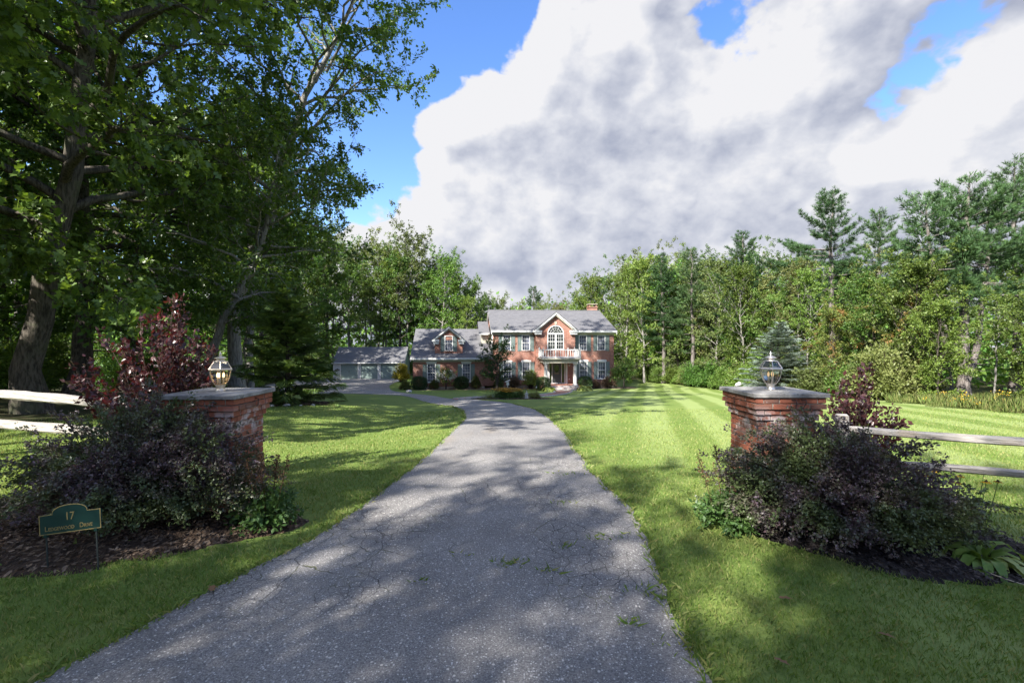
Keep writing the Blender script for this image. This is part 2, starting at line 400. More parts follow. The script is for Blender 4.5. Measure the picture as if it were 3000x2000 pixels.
# driveway -------------------------------------------------------
def asphalt_material():
    m, t, p, o = newmat('worn_asphalt')
    pos = coords(t)
    s3 = N(t, 'ShaderNodeSeparateXYZ'); t.links.new(pos, s3.inputs[0])
    base = mixc(t, sstep(t, noise(t, pos, 0.9, 5), 0.35, 0.68), (0.225, 0.212, 0.200), (0.315, 0.298, 0.280))
    base = mixc(t, sstep(t, noise(t, pos, 70, 4, 0.7), 0.40, 0.62, 0, 0.8), base, (0.100, 0.097, 0.097))
    # exposed stones
    for sc, thr, colr, amt in ((68, 0.86, (0.58, 0.57, 0.55), 0.9), (115, 0.76, (0.44, 0.43, 0.42), 0.85), (44, 0.95, (0.62, 0.58, 0.52), 0.9)):
        v = N(t, 'ShaderNodeTexVoronoi', voronoi_dimensions='3D'); v.inputs['Scale'].default_value = sc; t.links.new(pos, v.inputs['Vector'])
        sep = N(t, 'ShaderNodeSeparateColor'); t.links.new(v.outputs['Color'], sep.inputs[0])
        msk = mathn(t, 'MULTIPLY', sstep(t, sep.outputs[0], thr, thr+0.03), sstep(t, v.outputs['Distance'], 0.48, 0.30))
        base = mixc(t, mathn(t, 'MULTIPLY', msk, amt), base, colr)
    # cracks: polygons, only where the surface has failed (right-hand side and across the near part)
    def warped(sc1, am1, sc2, am2):
        v = pos
        for sc, am in ((sc1, am1), (sc2, am2)):
            wv = N(t, 'ShaderNodeTexNoise'); wv.inputs['Scale'].default_value = sc; wv.inputs['Detail'].default_value = 5; t.links.new(pos, wv.inputs['Vector'])
            v = vmath(t, 'ADD', v, vmath(t, 'MULTIPLY', vmath(t, 'SUBTRACT', wv.outputs['Color'], (0.5,0.5,0.5)), (am, am, 0.0)))
        return v
    wp = warped(1.5, 0.22, 8.0, 0.10)
    far = sstep(t, s3.outputs[1], 10.5, 7.0); nearc = sstep(t, s3.outputs[1], 2.9, 3.8)
    zone = mathn(t, 'MULTIPLY', far, nearc)
    crack = None
    for sc, wd, kind in ((1.6, 0.009, 0), (4.4, 0.019, 1), (7.5, 0.028, 2)):
        v = N(t, 'ShaderNodeTexVoronoi', voronoi_dimensions='2D', feature='DISTANCE_TO_EDGE'); v.inputs['Scale'].default_value = sc
        t.links.new(vmath(t, 'MULTIPLY', wp, (1.0, 0.8, 1.0)), v.inputs['Vector'])
        k = sstep(t, v.outputs['Distance'], wd, wd*0.3)
        n = noise(t, vmath(t, 'ADD', pos, (kind*5.0, 0, 0)), (0.6, 0.75, 1.1)[kind], 4)
        if kind == 0: z = mathn(t, 'MULTIPLY', zone, sstep(t, n, 0.46, 0.56))
        else: z = mathn(t, 'MULTIPLY', zone, mathn(t, 'MULTIPLY', sstep(t, n, 0.42, 0.56), mathn(t, 'MAXIMUM', sstep(t, s3.outputs[0], -0.1, 0.5), mathn(t, 'MULTIPLY', sstep(t, s3.outputs[0], -0.5, -1.0), sstep(t, s3.outputs[1], 6.2, 5.2)))))
        k = mathn(t, 'MULTIPLY', k, z)
        crack = k if crack is None else mathn(t, 'MAXIMUM', crack, k)
    moss = mixc(t, sstep(t, noise(t, pos, 1.6, 3), 0.50, 0.60), (0.035, 0.034, 0.034), (0.085, 0.095, 0.030))
    base = mixc(t, mathn(t, 'MULTIPLY', crack, 0.85), base, moss)
    # tan dust along the middle of the far stretch, dark damp stains
    dust = mathn(t, 'MULTIPLY', sstep(t, noise(t, vmath(t, 'MULTIPLY', pos, (1.0, 0.25, 1.0)), 1.3, 4), 0.52, 0.72), sstep(t, s3.outputs[1], 6.0, 10.0))
    base = mixc(t, mathn(t, 'MULTIPLY', dust, 0.5), base, (0.27, 0.225, 0.175))
    t.links.new(base, p.inputs['Base Color']); p.inputs['Roughness'].default_value = 0.8; p.inputs['Specular IOR Level'].default_value = 0.3
    hh = mathn(t, 'SUBTRACT', noise(t, pos, 90, 4, 0.7), mathn(t, 'MULTIPLY', crack, 1.6))
    bump(t, p, hh, 0.7, 0.012)
    return m
M_ASPHALT = asphalt_material()
NC = 16
s = np.linspace(0, 1, NC+1)
DV = EL[:, None, :]*(1-s)[None, :, None] + ER[:, None, :]*s[None, :, None]
crown_ = 0.018*np.sin(np.pi*s)[None, :]
DZ = gz(DV[..., 0], DV[..., 1]) + 0.012 + crown_
dv = np.concatenate([DV, DZ[..., None]], -1).reshape(-1, 3)
n = NC+1
i0 = (np.arange(len(EL)-1)[:, None]*n + np.arange(NC)[None, :]).ravel()
df = np.stack([i0, i0+1, i0+n+1, i0+n], 1)
drive = tag(obj('driveway', mesh_np('driveway', dv, [(df, 0)], [M_ASPHALT], True)), kind='structure')

# brick walk ------------------------------------------------------
def brick_material(name, cols, mortar, bw=0.21, bh=0.0677, mode='wall', ms=0.008, rough=0.75, white=0.0):
    m, t, p, o = newmat(name)
    pos = coords(t); s3 = N(t, 'ShaderNodeSeparateXYZ'); t.links.new(pos, s3.inputs[0])
    cb = N(t, 'ShaderNodeCombineXYZ')
    if mode == 'wall':
        t.links.new(mathn(t, 'ADD', s3.outputs[0], s3.outputs[1]), cb.inputs[0]); t.links.new(s3.outputs[2], cb.inputs[1])
    elif mode == 'roof':
        t.links.new(s3.outputs[0], cb.inputs[0]); t.links.new(s3.outputs[2], cb.inputs[1])
    else:
        t.links.new(s3.outputs[0], cb.inputs[0]); t.links.new(s3.outputs[1], cb.inputs[1])
    br = N(t, 'ShaderNodeTexBrick'); t.links.new(cb.outputs[0], br.inputs['Vector'])
    br.inputs['Scale'].default_value = 1.0; br.inputs['Brick Width'].default_value = bw; br.inputs['Row Height'].default_value = bh
    br.inputs['Mortar Size'].default_value = ms; br.inputs['Mortar Smooth'].default_value = 0.2; br.inputs['Bias'].default_value = 0.0
    br.inputs['Color1'].default_value = cols[0] + (1,); br.inputs['Color2'].default_value = cols[1] + (1,); br.inputs['Mortar'].default_value = mortar + (1,)
    col = mixc(t, sstep(t, noise(t, pos, 0.9, 5), 0.3, 0.7, 0, 0.45), br.outputs[0], cols[2])
    col = mixc(t, sstep(t, noise(t, pos, 14, 3), 0.45, 0.7, 0, 0.35), col, cols[3])
    t.links.new(col, p.inputs['Base Color']); p.inputs['Roughness'].default_value = rough; p.inputs['Specular IOR Level'].default_value = 0.25
    bump(t, p, mathn(t, 'SUBTRACT', 1.0, br.outputs['Fac']), 0.6, 0.008)
    return m
M_WALK = brick_material('walk_brick', [(0.30, 0.13, 0.085), (0.36, 0.17, 0.12), (0.26, 0.14, 0.10), (0.40, 0.22, 0.16)], (0.30, 0.25, 0.21), 0.2, 0.1, 'flat')
M_STONE = simple('pale_granite', (0.42, 0.41, 0.39), 0.8, 0.25, 9, bumps=0.4)
def strip(name, A, B, dz, mat, nc=4):
    s = np.linspace(0, 1, nc+1)
    P = A[:, None, :]*(1-s)[None, :, None] + B[:, None, :]*s[None, :, None]
    z = gz(P[..., 0], P[..., 1]) + dz
    V = np.concatenate([P, z[..., None]], -1).reshape(-1, 3); n = nc+1
    i0 = (np.arange(len(A)-1)[:, None]*n + np.arange(nc)[None, :]).ravel()
    return mesh_np(name, V, [(np.stack([i0, i0+n, i0+n+1, i0+1], 1), 0)], [mat], True)
walk = tag(obj('brick_walk', strip('brick_walk', WL, WR, 0.03, M_WALK)), kind='structure')
# edging stones along the walk, each a piece of the walk
ed = MB().box(-0.19, 0.19, -0.05, 0.05, -0.1, 0.07).build('edging_stone', M_STONE, None, bevel=0.012)
first = True
for E in (WL, WR):
    L = np.concatenate([[0], np.cumsum(np.linalg.norm(np.diff(E, axis=0), axis=1))])
    for d in np.arange(0.3, L[-1]-0.1, 0.42):
        x = np.interp(d, L, E[:, 0]); y = np.interp(d, L, E[:, 1]); x2 = np.interp(d+0.05, L, E[:, 0]); y2 = np.interp(d+0.05, L, E[:, 1])
        o = ed if first else ed.copy()
        if not first: COL.objects.link(o)
        first = False
        o.parent = walk; o.location = (x, y, gzf(x, y)); o.rotation_euler = (0, 0, math.atan2(y2-y, x2-x))

# mulch beds -------------------------------------------------------
def mulch_material(name, a, b, c):
    m, t, p, o = newmat(name); pos = coords(t)
    v = N(t, 'ShaderNodeTexVoronoi'); v.inputs['Scale'].default_value = 34; t.links.new(vmath(t, 'MULTIPLY', pos, (1, 0.55, 1)), v.inputs['Vector'])
    sep = N(t, 'ShaderNodeSeparateColor'); t.links.new(v.outputs['Color'], sep.inputs[0])
    col = mixc(t, sep.outputs[0], a, b); col = mixc(t, sstep(t, sep.outputs[1], 0.86, 0.9), col, c)
    t.links.new(col, p.inputs['Base Color']); p.inputs['Roughness'].default_value = 0.9; p.inputs['Specular IOR Level'].default_value = 0.2
    bump(t, p, v.outputs['Distance'], 1.0, 0.03); return m
M_MULCH = mulch_material('bark_mulch', (0.030, 0.021, 0.015), (0.085, 0.055, 0.036), (0.22, 0.16, 0.11))
M_MULCH_D = mulch_material('dark_mulch', (0.016, 0.013, 0.013), (0.042, 0.034, 0.032), (0.10, 0.085, 0.075))
def bed_mesh(name, pts_fn, mat, dz=0.03, rings=9, n=64, rough=0.02):
    r = np.random.default_rng(hash(name) % 1000 if False else len(name)); V = []; F = []
    for k in range(rings+1):
        s = k/rings
        for a in np.linspace(0, 2*np.pi, n, endpoint=False):
            x, y = pts_fn(a, s); V.append((x, y, gzf(x, y) + (dz if k < rings else -0.02) + rough*r.normal()*(k < rings)))
    for k in range(rings):
        for j in range(n):
            j2 = (j+1) % n; F.append((k*n+j, (k+1)*n+j, (k+1)*n+j2, k*n+j2))
    return mesh_np(name, V, [(np.array(F), 0)], [mat], True)
def ell(bx, by, rx, ry, a0):
    def f(a, s):
        w = 1 + 0.06*math.sin(5*a+bx)
        u = rx*w*s*math.cos(a); v = ry*w*s*math.sin(a)
        return bx+u*math.cos(a0)-v*math.sin(a0), by+u*math.sin(a0)+v*math.cos(a0)
    return f
tag(obj('mulch_bed', bed_mesh('mulch_left', ell(*BEDS[0]), M_MULCH)), kind='structure')
tag(obj('mulch_bed', bed_mesh('mulch_right', ell(*BEDS[1]), M_MULCH_D)), kind='structure')
HROT = math.radians(6.0); HX, HY, HG = -2.02, 48.0, -2.9
def house_pt(u, d): return (HX + u*math.cos(HROT) - d*math.sin(HROT), HY + u*math.sin(HROT) + d*math.cos(HROT))
def strip_bed(u0, u1, d0, d1, wave):
    def f(a, s):
        u = (u0+u1)/2 + (u1-u0)/2*s*max(-1, min(1, 1.25*math.cos(a))); d = (d0+d1)/2 + (d1-d0)/2*s*max(-1, min(1, 1.25*math.sin(a))) + wave*math.sin(u*1.3)*s*(math.sin(a) < 0)
        return house_pt(u, d)
    return f
M_MULCH_H = mulch_material('house_bed_mulch', (0.12, 0.085, 0.06), (0.22, 0.16, 0.12), (0.35, 0.28, 0.22))
tag(obj('mulch_bed', bed_mesh('mulch_house_wing', strip_bed(-9.6, 5.0, -2.0, 0.3, 0.12), M_MULCH_H, 0.02, 6)), kind='structure')
tag(obj('mulch_bed', bed_mesh('mulch_house_right_', strip_bed(8.3, 15.6, -2.1, 0.3, 0.12), M_MULCH_H, 0.02, 6)), kind='structure')
tag(obj('mulch_bed', bed_mesh('mulch_spruce__', ell(-9.4, 19.0, 1.9, 1.5, 0), M_MULCH)), kind='structure')
tag(obj('mulch_bed', bed_mesh('mulch_flowers___', ell(0.0, 27.2, 2.6, 0.85, 0.05), M_MULCH)), kind='structure')

# bark chips lying loose on the left bed
def chips(name, bed, count, mat, seed, size=0.03):
    r = np.random.default_rng(seed); bx, by, rx, ry, a0 = bed
    a = r.uniform(0, 2*np.pi, count); q = np.sqrt(r.uniform(0, 1, count))*0.98
    u = rx*q*np.cos(a); v = ry*q*np.sin(a)
    x = bx+u*math.cos(a0)-v*math.sin(a0); y = by+u*math.sin(a0)+v*math.cos(a0); z = gz(x, y)+0.045+r.uniform(0, 0.02, count)
    P = np.stack([x, y, z], 1)
    ax = r.normal(size=(count, 3))*np.array([1, 1, 0.25]); nr = np.array([0, 0, 1.0]) + r.normal(size=(count, 3))*0.35
    T = np.array([(-.22,-.5,0),(.22,-.5,0),(.2,.5,0),(-.2,.45,0)])
    V, F = scatter(P, ax, nr, size*r.uniform(0.5, 1.6, count), T, [(0, 1, 2, 3)])
    return mesh_np(name, V, [(f, 0) for f in F], [mat])
def scatter(P, AX, NR, S, T, faces):
    ax = AX/(np.linalg.norm(AX, axis=1, keepdims=True)+1e-9)
    sd = np.cross(ax, NR); sd /= np.linalg.norm(sd, axis=1, keepdims=True)+1e-9
    nr = np.cross(sd, ax)
    V = P[:, None, :] + S[:, None, None]*(T[None, :, 0:1]*sd[:, None, :] + T[None, :, 1:2]*ax[:, None, :] + T[None, :, 2:3]*nr[:, None, :])
    k = len(T); base = np.arange(len(P))[:, None]*k
    by = {}
    for f in faces: by.setdefault(len(f), []).append(f)
    F = [(base[:, None, :] + np.array(fs)[None, :, :]).reshape(-1, ln) for ln, fs in by.items()]
    return V.reshape(-1, 3), F
M_CHIP = leafmat('bark_chip', [(0.05,0.035,0.025),(0.12,0.08,0.05),(0.07,0.05,0.035),(0.27,0.20,0.14)], 0.0, 0.85, 0, 0)
tag(obj('bark_chips', chips('bark_chips', BEDS[0], 5200, M_CHIP, 3)), 'brown bark chips strewn over the left mulch bed', 'mulch', kind='stuff')
tag(obj('bark_chips', chips('bark_chips', BEDS[1], 4200, leafmat('dark_chip', [(0.02,0.017,0.016),(0.06,0.05,0.045),(0.03,0.025,0.025),(0.12,0.10,0.09)], 0.0, 0.85, 0, 0), 4, 0.026)), 'dark mulch chips strewn over the right bed', 'mulch', kind='stuff')

# grass blades ------------------------------------------------------
M_GRASS = leafmat('grass_blade', [(0.090,0.160,0.030),(0.135,0.222,0.044),(0.172,0.258,0.058),(0.225,0.282,0.080),(0.37,0.35,0.15)], 0.30, 0.5, 0, 0, 0.25)
def stripe_blades():
    t = M_GRASS.node_tree; p = next(n for n in t.nodes if n.type == 'BSDF_PRINCIPLED'); src = p.inputs['Base Color'].links[0].from_socket
    pos = coords(t); sx = N(t, 'ShaderNodeSeparateXYZ'); t.links.new(pos, sx.inputs[0])
    w = mathn(t, 'ADD', mathn(t, 'ADD', sx.outputs[0], mathn(t, 'MULTIPLY', sx.outputs[1], -0.30)), mathn(t, 'MULTIPLY', noise(t, pos, 0.5, 2), 0.5))
    st = mathn(t, 'MULTIPLY', sstep(t, mathn(t, 'SINE', mathn(t, 'MULTIPLY', w, 3.5)), -0.5, 0.5), mathn(t, 'MULTIPLY', sstep(t, sx.outputs[0], 1.6, 4.0), sstep(t, sx.outputs[1], 5.0, 9.0)))
    dry = sstep(t, noise(t, pos, 0.7, 5), 0.52, 0.68, 0, 0.45)
    col = mixc(t, dry, src, (0.30, 0.29, 0.11))
    t.links.new(mixc(t, mathn(t, 'MULTIPLY', st, 0.6), col, (0.29, 0.345, 0.12)), p.inputs['Base Color'])
stripe_blades()
def grass(name, boxes, seed, exclude_drive=True):
    r = np.random.default_rng(seed); Vs = []; Fs = []; off = 0
    for x0, x1, y0, y1, dens, hgt, wid in boxes:
        n = int((x1-x0)*(y1-y0)*dens)
        x = r.uniform(x0, x1, n); y = r.uniform(y0, y1, n)
        px = np.abs(x) < 1.16*y + 0.4 if y0 >= 0 else np.ones(n, bool)         # what the place in view needs
        k = px & ~in_bed(x, y, -0.05)
        if exclude_drive: k &= ~in_poly(x, y, DRIVE_POLY) | (r.uniform(size=n) < 0.0)
        k &= ~in_poly(x, y, WALK_POLY)
        clump = 0.5+0.5*np.sin(x*7.1+2*np.sin(y*5.3))*np.sin(y*6.3+2*np.sin(x*4.1))
        k &= r.uniform(size=n) < 0.75+0.25*clump
        x, y = x[k], y[k]; clump = clump[k]; n = len(x)
        P = np.stack([x, y, gz(x, y)-0.004], 1)
        h = hgt*r.uniform(0.5, 1.25, n)*(0.85+0.3*clump); a = r.uniform(0, 2*np.pi, n)
        w = wid*r.uniform(0.6, 1.3, n)
        lean = r.normal(size=(n, 2))*0.34*h[:, None]
        side = np.stack([np.cos(a), np.sin(a), np.zeros(n)], 1)
        mid = P + np.stack([lean[:, 0]*0.35, lean[:, 1]*0.35, h*0.6], 1); tip = P + np.stack([lean[:, 0], lean[:, 1], h*0.95], 1)
        V = np.stack([P-side*w[:, None]/2, P+side*w[:, None]/2, mid+side*w[:, None]*0.45, tip], 1).reshape(-1, 3)
        b = np.arange(n)[:, None]*4 + off
        Vs.append(V); Fs.append(b+np.array([[0, 1, 2, 3]])); off += len(V)
    return mesh_np(name, np.concatenate(Vs), [(np.concatenate(Fs), 0)], [M_GRASS])
near = [(-7, -1.2, 1.6, 4.2, 4200, 0.040, 0.0045), (0.9, 7, 1.6, 4.2, 4200, 0.040, 0.0045),
        (-9, -1.2, 4.2, 7.5, 2200, 0.042, 0.007), (0.9, 9, 4.2, 7.5, 2200, 0.042, 0.007),
        (-13, -1.2, 7.5, 12, 700, 0.042, 0.012), (0.9, 14, 7.5, 12, 700, 0.042, 0.012),
        (-13, -1.2, 12, 19, 190, 0.045, 0.02), (0.9, 20, 12, 19, 170, 0.045, 0.02)]
tag(obj('grass_blades', grass('grass_blades', near, 11)), 'short mown grass of the lawn', 'grass', kind='stuff')
# ragged longer grass along the edges of the drive, and tufts in its cracks
def edge_grass():
    r = np.random.default_rng(21); Vs = []; off = 0
    pts = []
    for E, sgn in ((EL, -1), (ER, 1)):
        sel = E[(E[:, 1] > 1.0) & (E[:, 1] < 26)]
        for i in range(len(sel)-1):
            L = np.linalg.norm(sel[i+1]-sel[i]); k = int(L*np.clip(700/max(sel[i, 1], 2), 60, 260))
            s = r.uniform(0, 1, k); q = sel[i]*(1-s)[:, None] + sel[i+1]*s[:, None]
            q[:, 0] += sgn*(np.abs(r.normal(size=k))*0.07 - 0.05); pts.append(q)
    for cx, cy, n, sp in ((-0.02, 4.05, 90, 0.10), (0.32, 3.92, 35, 0.06), (0.5, 4.4, 30, 0.07), (0.86, 3.2, 30, 0.06), (1.16, 3.0, 40, 0.10), (1.05, 3.6, 40, 0.12), (1.0, 4.6, 40, 0.12), (-0.75, 3.75, 20, 0.05), (-0.5, 4.2, 14, 0.05), (0.62, 5.6, 30, 0.1), (0.8, 7.0, 30, 0.15)):
        q = np.stack([cx + r.normal(size=n)*sp, cy + r.normal(size=n)*sp*0.5], 1); pts.append(q)
    Q = np.concatenate(pts); n = len(Q)
    P = np.stack([Q[:, 0], Q[:, 1], gz(Q[:, 0], Q[:, 1])], 1)
    h = r.uniform(0.02, 0.075, n); a = r.uniform(0, 2*np.pi, n); w = 0.007*np.clip(P[:, 1]/5, 1, 3)
    side = np.stack([np.cos(a), np.sin(a), np.zeros(n)], 1); lean = r.normal(size=(n, 2))*0.7*h[:, None]
    mid = P + np.stack([lean[:, 0]*0.35, lean[:, 1]*0.35, h*0.6], 1); tip = P + np.stack([lean[:, 0], lean[:, 1], h*0.9], 1)
    V = np.stack([P-side*w[:, None]/2, P+side*w[:, None]/2, mid+side*w[:, None]*0.45, tip], 1).reshape(-1, 3)
    return mesh_np('edge_grass', V, [(np.arange(n)[:, None]*4+np.array([[0, 1, 2, 3]]), 0)], [M_GRASS])
tag(obj('edge_grass', edge_grass()), 'ragged grass along the drive edges and in its cracks', 'grass', kind='stuff')

# ---------------------------------------------------------------- plants
def unit(v): return v/(np.linalg.norm(v, axis=-1, keepdims=True)+1e-9)
T_SIMPLE = np.array([(0,0,0),(.30,.45,.07),(0,1,-.06),(-.30,.45,.07)]); F_SIMPLE = [(0,1,2),(0,2,3)]
T_NARROW = np.array([(0,0,0),(.20,.45,.05),(0,1,-.10),(-.20,.45,.05)]); F_NARROW = F_SIMPLE
_h = [(0,0),(.30,.24),(.13,.42),(.40,.60),(.16,.72),(0,1)]
T_OAK = np.array([(x, y, .10*x-.10*y*y) for x, y in _h] + [(-x, y, .10*x-.10*y*y) for x, y in _h[1:-1]])
F_OAK = [tuple(range(6)), (0, 5, 9, 8, 7, 6)]
def tuft_template(n, spread, w, up=0.0):
    V = []; F = []
    for k in range(n):
        a = 2*math.pi*k/n + 0.3*(k % 2); sp = spread*(0.55 + 0.45*((k*37) % 10)/10)
        d = Vector((math.cos(a)*sp, 1.0, math.sin(a)*sp + up)).normalized()
        s = d.cross(Vector((0.3, 0.1, 1))).normalized()*w
        b = len(V); V += [tuple(-s*0.6), tuple(s*0.6), tuple(d*0.6+s), tuple(d), ]; F.append((b, b+1, b+2, b+3))
    return np.array(V), F
T_PINE, F_PINE = tuft_template(7, 0.75, 0.055)
def frond_template(pairs, w, droop):
    V = [(-w*.6, 0, 0), (w*.6, 0, 0), (0, 1, -droop)]; F = [(0, 1, 2)]
    for k in range(pairs):
        y = 0.15 + 0.7*k/pairs; L = 0.42*(1-0.55*k/pairs)
        for s in (-1, 1):
            b = len(V); z = -droop*y
            V += [(0, y, z), (s*L*0.5, y+L*0.30+w, z+0.02), (s*L, y+L*0.75, z-0.05), (s*L*0.5, y+L*0.42-w*2.2, z-0.01)]
            F.append((b, b+1, b+2, b+3))
    return np.array(V), F
T_FROND, F_FROND = frond_template(4, 0.05, 0.12)

def bark(name, a, b, scale=6.0, lichen=None):
    m, t, p, o = newmat(name); pos = coords(t)
    v = vmath(t, 'MULTIPLY', pos, (1.0, 1.0, 0.18))
    n1 = noise(t, v, scale*3, 6, 0.65); n2 = noise(t, pos, 1.2, 4)
    col = mixc(t, sstep(t, n1, 0.36, 0.62), a, b)
    if lichen: col = mixc(t, sstep(t, n2, 0.52, 0.68, 0, 0.75), col, lichen)
    t.links.new(col, p.inputs['Base Color']); p.inputs['Roughness'].default_value = 0.9; p.inputs['Specular IOR Level'].default_value = 0.2
    bump(t, p, n1, 1.0, 0.06); return m
M_BARK = bark('oak_bark', (0.035, 0.030, 0.024), (0.115, 0.100, 0.080), 5, (0.095, 0.105, 0.060))
M_BARK_P = bark('pale_bark', (0.13, 0.12, 0.105), (0.30, 0.285, 0.26), 5, (0.20, 0.20, 0.16))
M_BARK_PINE = bark('pine_bark', (0.085, 0.072, 0.064), (0.21, 0.185, 0.17), 5, (0.17, 0.16, 0.145))
M_BARK_D = bark('dark_bark', (0.030, 0.026, 0.022), (0.095, 0.080, 0.066), 6)
M_TWIG = simple('twig', (0.06, 0.042, 0.030), 0.8, 0.2)

L_OAK = leafmat('oak_leaf', [(0.052,0.107,0.020),(0.078,0.154,0.028),(0.104,0.189,0.035),(0.139,0.226,0.045)], 0.42, 0.42, 0.012, 0.18, 0.5)
L_MID = leafmat('maple_leaf', [(0.062,0.127,0.024),(0.093,0.174,0.031),(0.132,0.220,0.043),(0.178,0.267,0.059)], 0.34, 0.45, 0.022, 0.25)
L_LIGHT = leafmat('birch_leaf', [(0.088,0.165,0.032),(0.128,0.218,0.045),(0.170,0.262,0.060),(0.220,0.295,0.080)], 0.36, 0.45, 0.02, 0.2)
L_OLIVE = leafmat('olive_leaf', [(0.108,0.142,0.041),(0.148,0.181,0.056),(0.188,0.215,0.074)], 0.30, 0.5, 0.02, 0.2)
L_AUT = leafmat('turning_leaf', [(0.108,0.168,0.036),(0.156,0.210,0.048),(0.198,0.228,0.066)], 0.34, 0.45, 0.01, 0.12, patch=((0.30,0.17,0.06), 0.55, 0.52, 0.66))
L_PINE = leafmat('pine_needle', [(0.045,0.092,0.036),(0.068,0.126,0.046),(0.098,0.160,0.056)], 0.18, 0.5, 0.015, 0.2)
L_SPRUCE = leafmat('spruce_needle', [(0.062,0.120,0.038),(0.106,0.187,0.053),(0.168,0.259,0.072)], 0.15, 0.55, 0.01, 0.1, patch=((0.10,0.12,0.03), 2.2, 0.58, 0.70))
L_BLUE = leafmat('blue_spruce_needle', [(0.17,0.225,0.195),(0.24,0.30,0.26),(0.30,0.36,0.315)], 0.12, 0.55, 0.0, 0.0)

def place_leaves(geo, P, DIR, S, T, F, r, flat=0.7, droop=0.2, mi=1):
    n = len(P)
    ax = unit(DIR*0.7 + r.normal(size=(n, 3))*0.55 + np.array([0, 0, -droop]))
    nr = unit(np.array([0, 0, flat]) + r.normal(size=(n, 3))*(1-flat*0.5))
    V, Fs = scatter(P, ax, nr, S, T, F)
    for i, f in enumerate(Fs):
        geo.F.setdefault((f.shape[1], mi), []).append(f + geo.n)
    geo.V.append(V); geo.n += len(V)

def broadleaf(seed, H, r0, base, R, nl, ns, nt, lpt, lsize, T, F, lean=(0, 0), el=(8, 62), jitter=0.25, droop=0.2, bend=None, twig=1.0, low_scale=1.0, trunk_sides=10, bare=0):
    """returns (wood geometry, leaf geometry) of a broadleaf tree standing at the origin"""
    r = np.random.default_rng(seed); wood = Geo(); lf = Geo()
    t = np.linspace(0, 1, 16)
    wan = np.cumsum(r.normal(size=(16, 2))*H*0.006, axis=0)
    tx = lean[0]*H*t**1.15 + wan[:, 0]; ty = lean[1]*H*t**1.15 + wan[:, 1]
    if bend is not None: tx = tx + np.interp(t, bend[0], bend[1])
    TP = np.stack([tx, ty, H*0.96*t - 0.15], 1)
    TR = r0*(1-t)**0.85 + 0.02; TR = TR*(1+0.55*np.exp(-t*H/0.7))
    wood.add(*tube_np(TP, TR, trunk_sides))
    P_all = []; D_all = []
    for i in range(nl):
        u = (i+0.5*r.uniform(0.5, 1.5))/nl; tt = base + (1-base)*u**0.92
        p = np.array([np.interp(tt, t, TP[:, k]) for k in range(3)]); rt = np.interp(tt, t, TR)
        az = i*2.39996 + r.normal()*0.5
        prof = R*(np.sin(np.pi*np.clip(u*0.86+0.13, 0, 1))**0.65)*(0.72+0.5*r.uniform())*(low_scale if u < 0.3 else 1)
        e = math.radians(el[0] + (el[1]-el[0])*u**1.2 + r.normal()*8)
        L = prof/max(0.45, math.cos(e)); d = np.array([math.cos(az)*math.cos(e), math.sin(az)*math.cos(e), math.sin(e)])
        s = np.linspace(0, 1, 8)
        LP = p + d*L*s[:, None] + np.array([0, 0, 1.0])*(L*0.10*np.sin(s*np.pi)[:, None] if u < 0.4 else L*0.08*s[:, None]**2) + np.cumsum(r.normal(size=(8, 3))*L*0.018, axis=0)
        LR = np.maximum(min(rt*0.55, 0.028*L+0.01)*(1-s)**0.8, 0.008)
        wood.add(*tube_np(LP, LR, 6))
        for j in range(ns):
            s2 = 0.22+0.78*(j+r.uniform())/ns; q = np.array([np.interp(s2, s, LP[:, k]) for k in range(3)])
            side = unit(np.cross(d, [0, 0, 1]))*(1 if j % 2 else -1)
            d2 = unit(d*0.75 + side*r.uniform(0.2, 1.0) + r.normal(size=3)*0.35 + np.array([0, 0, 0.12]))
            L2 = L*(0.22+0.24*r.uniform())*(1.15-0.5*s2)
            s5 = np.linspace(0, 1, 5)
            SP = q + d2*L2*s5[:, None] + np.cumsum(r.normal(size=(5, 3))*L2*0.04, axis=0)
            wood.add(*tube_np(SP, np.maximum(np.interp(s2, s, LR)*0.6*(1-s5*0.8), 0.006), 4))
            for k in range(nt):
                s3 = 0.2+0.8*(k+r.uniform())/nt; w = np.array([np.interp(s3, s5, SP[:, c]) for c in range(3)])
                d3 = unit(d2*0.6 + r.normal(size=3)*0.7)
                L3 = twig*r.uniform(0.45, 1.05)
                if trunk_sides >= 10:
                    wood.add(*tube_np(np.stack([w, w+d3*L3*0.5+r.normal(size=3)*0.03, w+d3*L3]), np.array([0.012, 0.008, 0.004]), 3))
                m = max(1, int(lpt*r.uniform(0.6, 1.4)))
                f = r.uniform(0.15, 1.08, m)
                P_all.append(w + d3*(L3*f)[:, None] + r.normal(size=(m, 3))*jitter*L3*0.5)
                D_all.append(np.repeat(d3[None], m, 0))
    for k in range(bare):      # dead lower limbs
        tt = base*r.uniform(0.35, 0.95); p = np.array([np.interp(tt, t, TP[:, c]) for c in range(3)]); az = r.uniform(0, 6.28)
        L = R*r.uniform(0.25, 0.5); s = np.linspace(0, 1, 6)
        LP = p + np.array([math.cos(az), math.sin(az), 0.15])*L*s[:, None] + np.cumsum(r.normal(size=(6, 3))*L*0.04, axis=0)
        wood.add(*tube_np(LP, 0.03*(1-s)+0.006, 4))
    P = np.concatenate(P_all); Dd = np.concatenate(D_all)
    place_leaves(lf, P, Dd, lsize*r.uniform(0.6, 1.3, len(P)), T, F, r, 0.75, droop, 0)
    return wood, lf

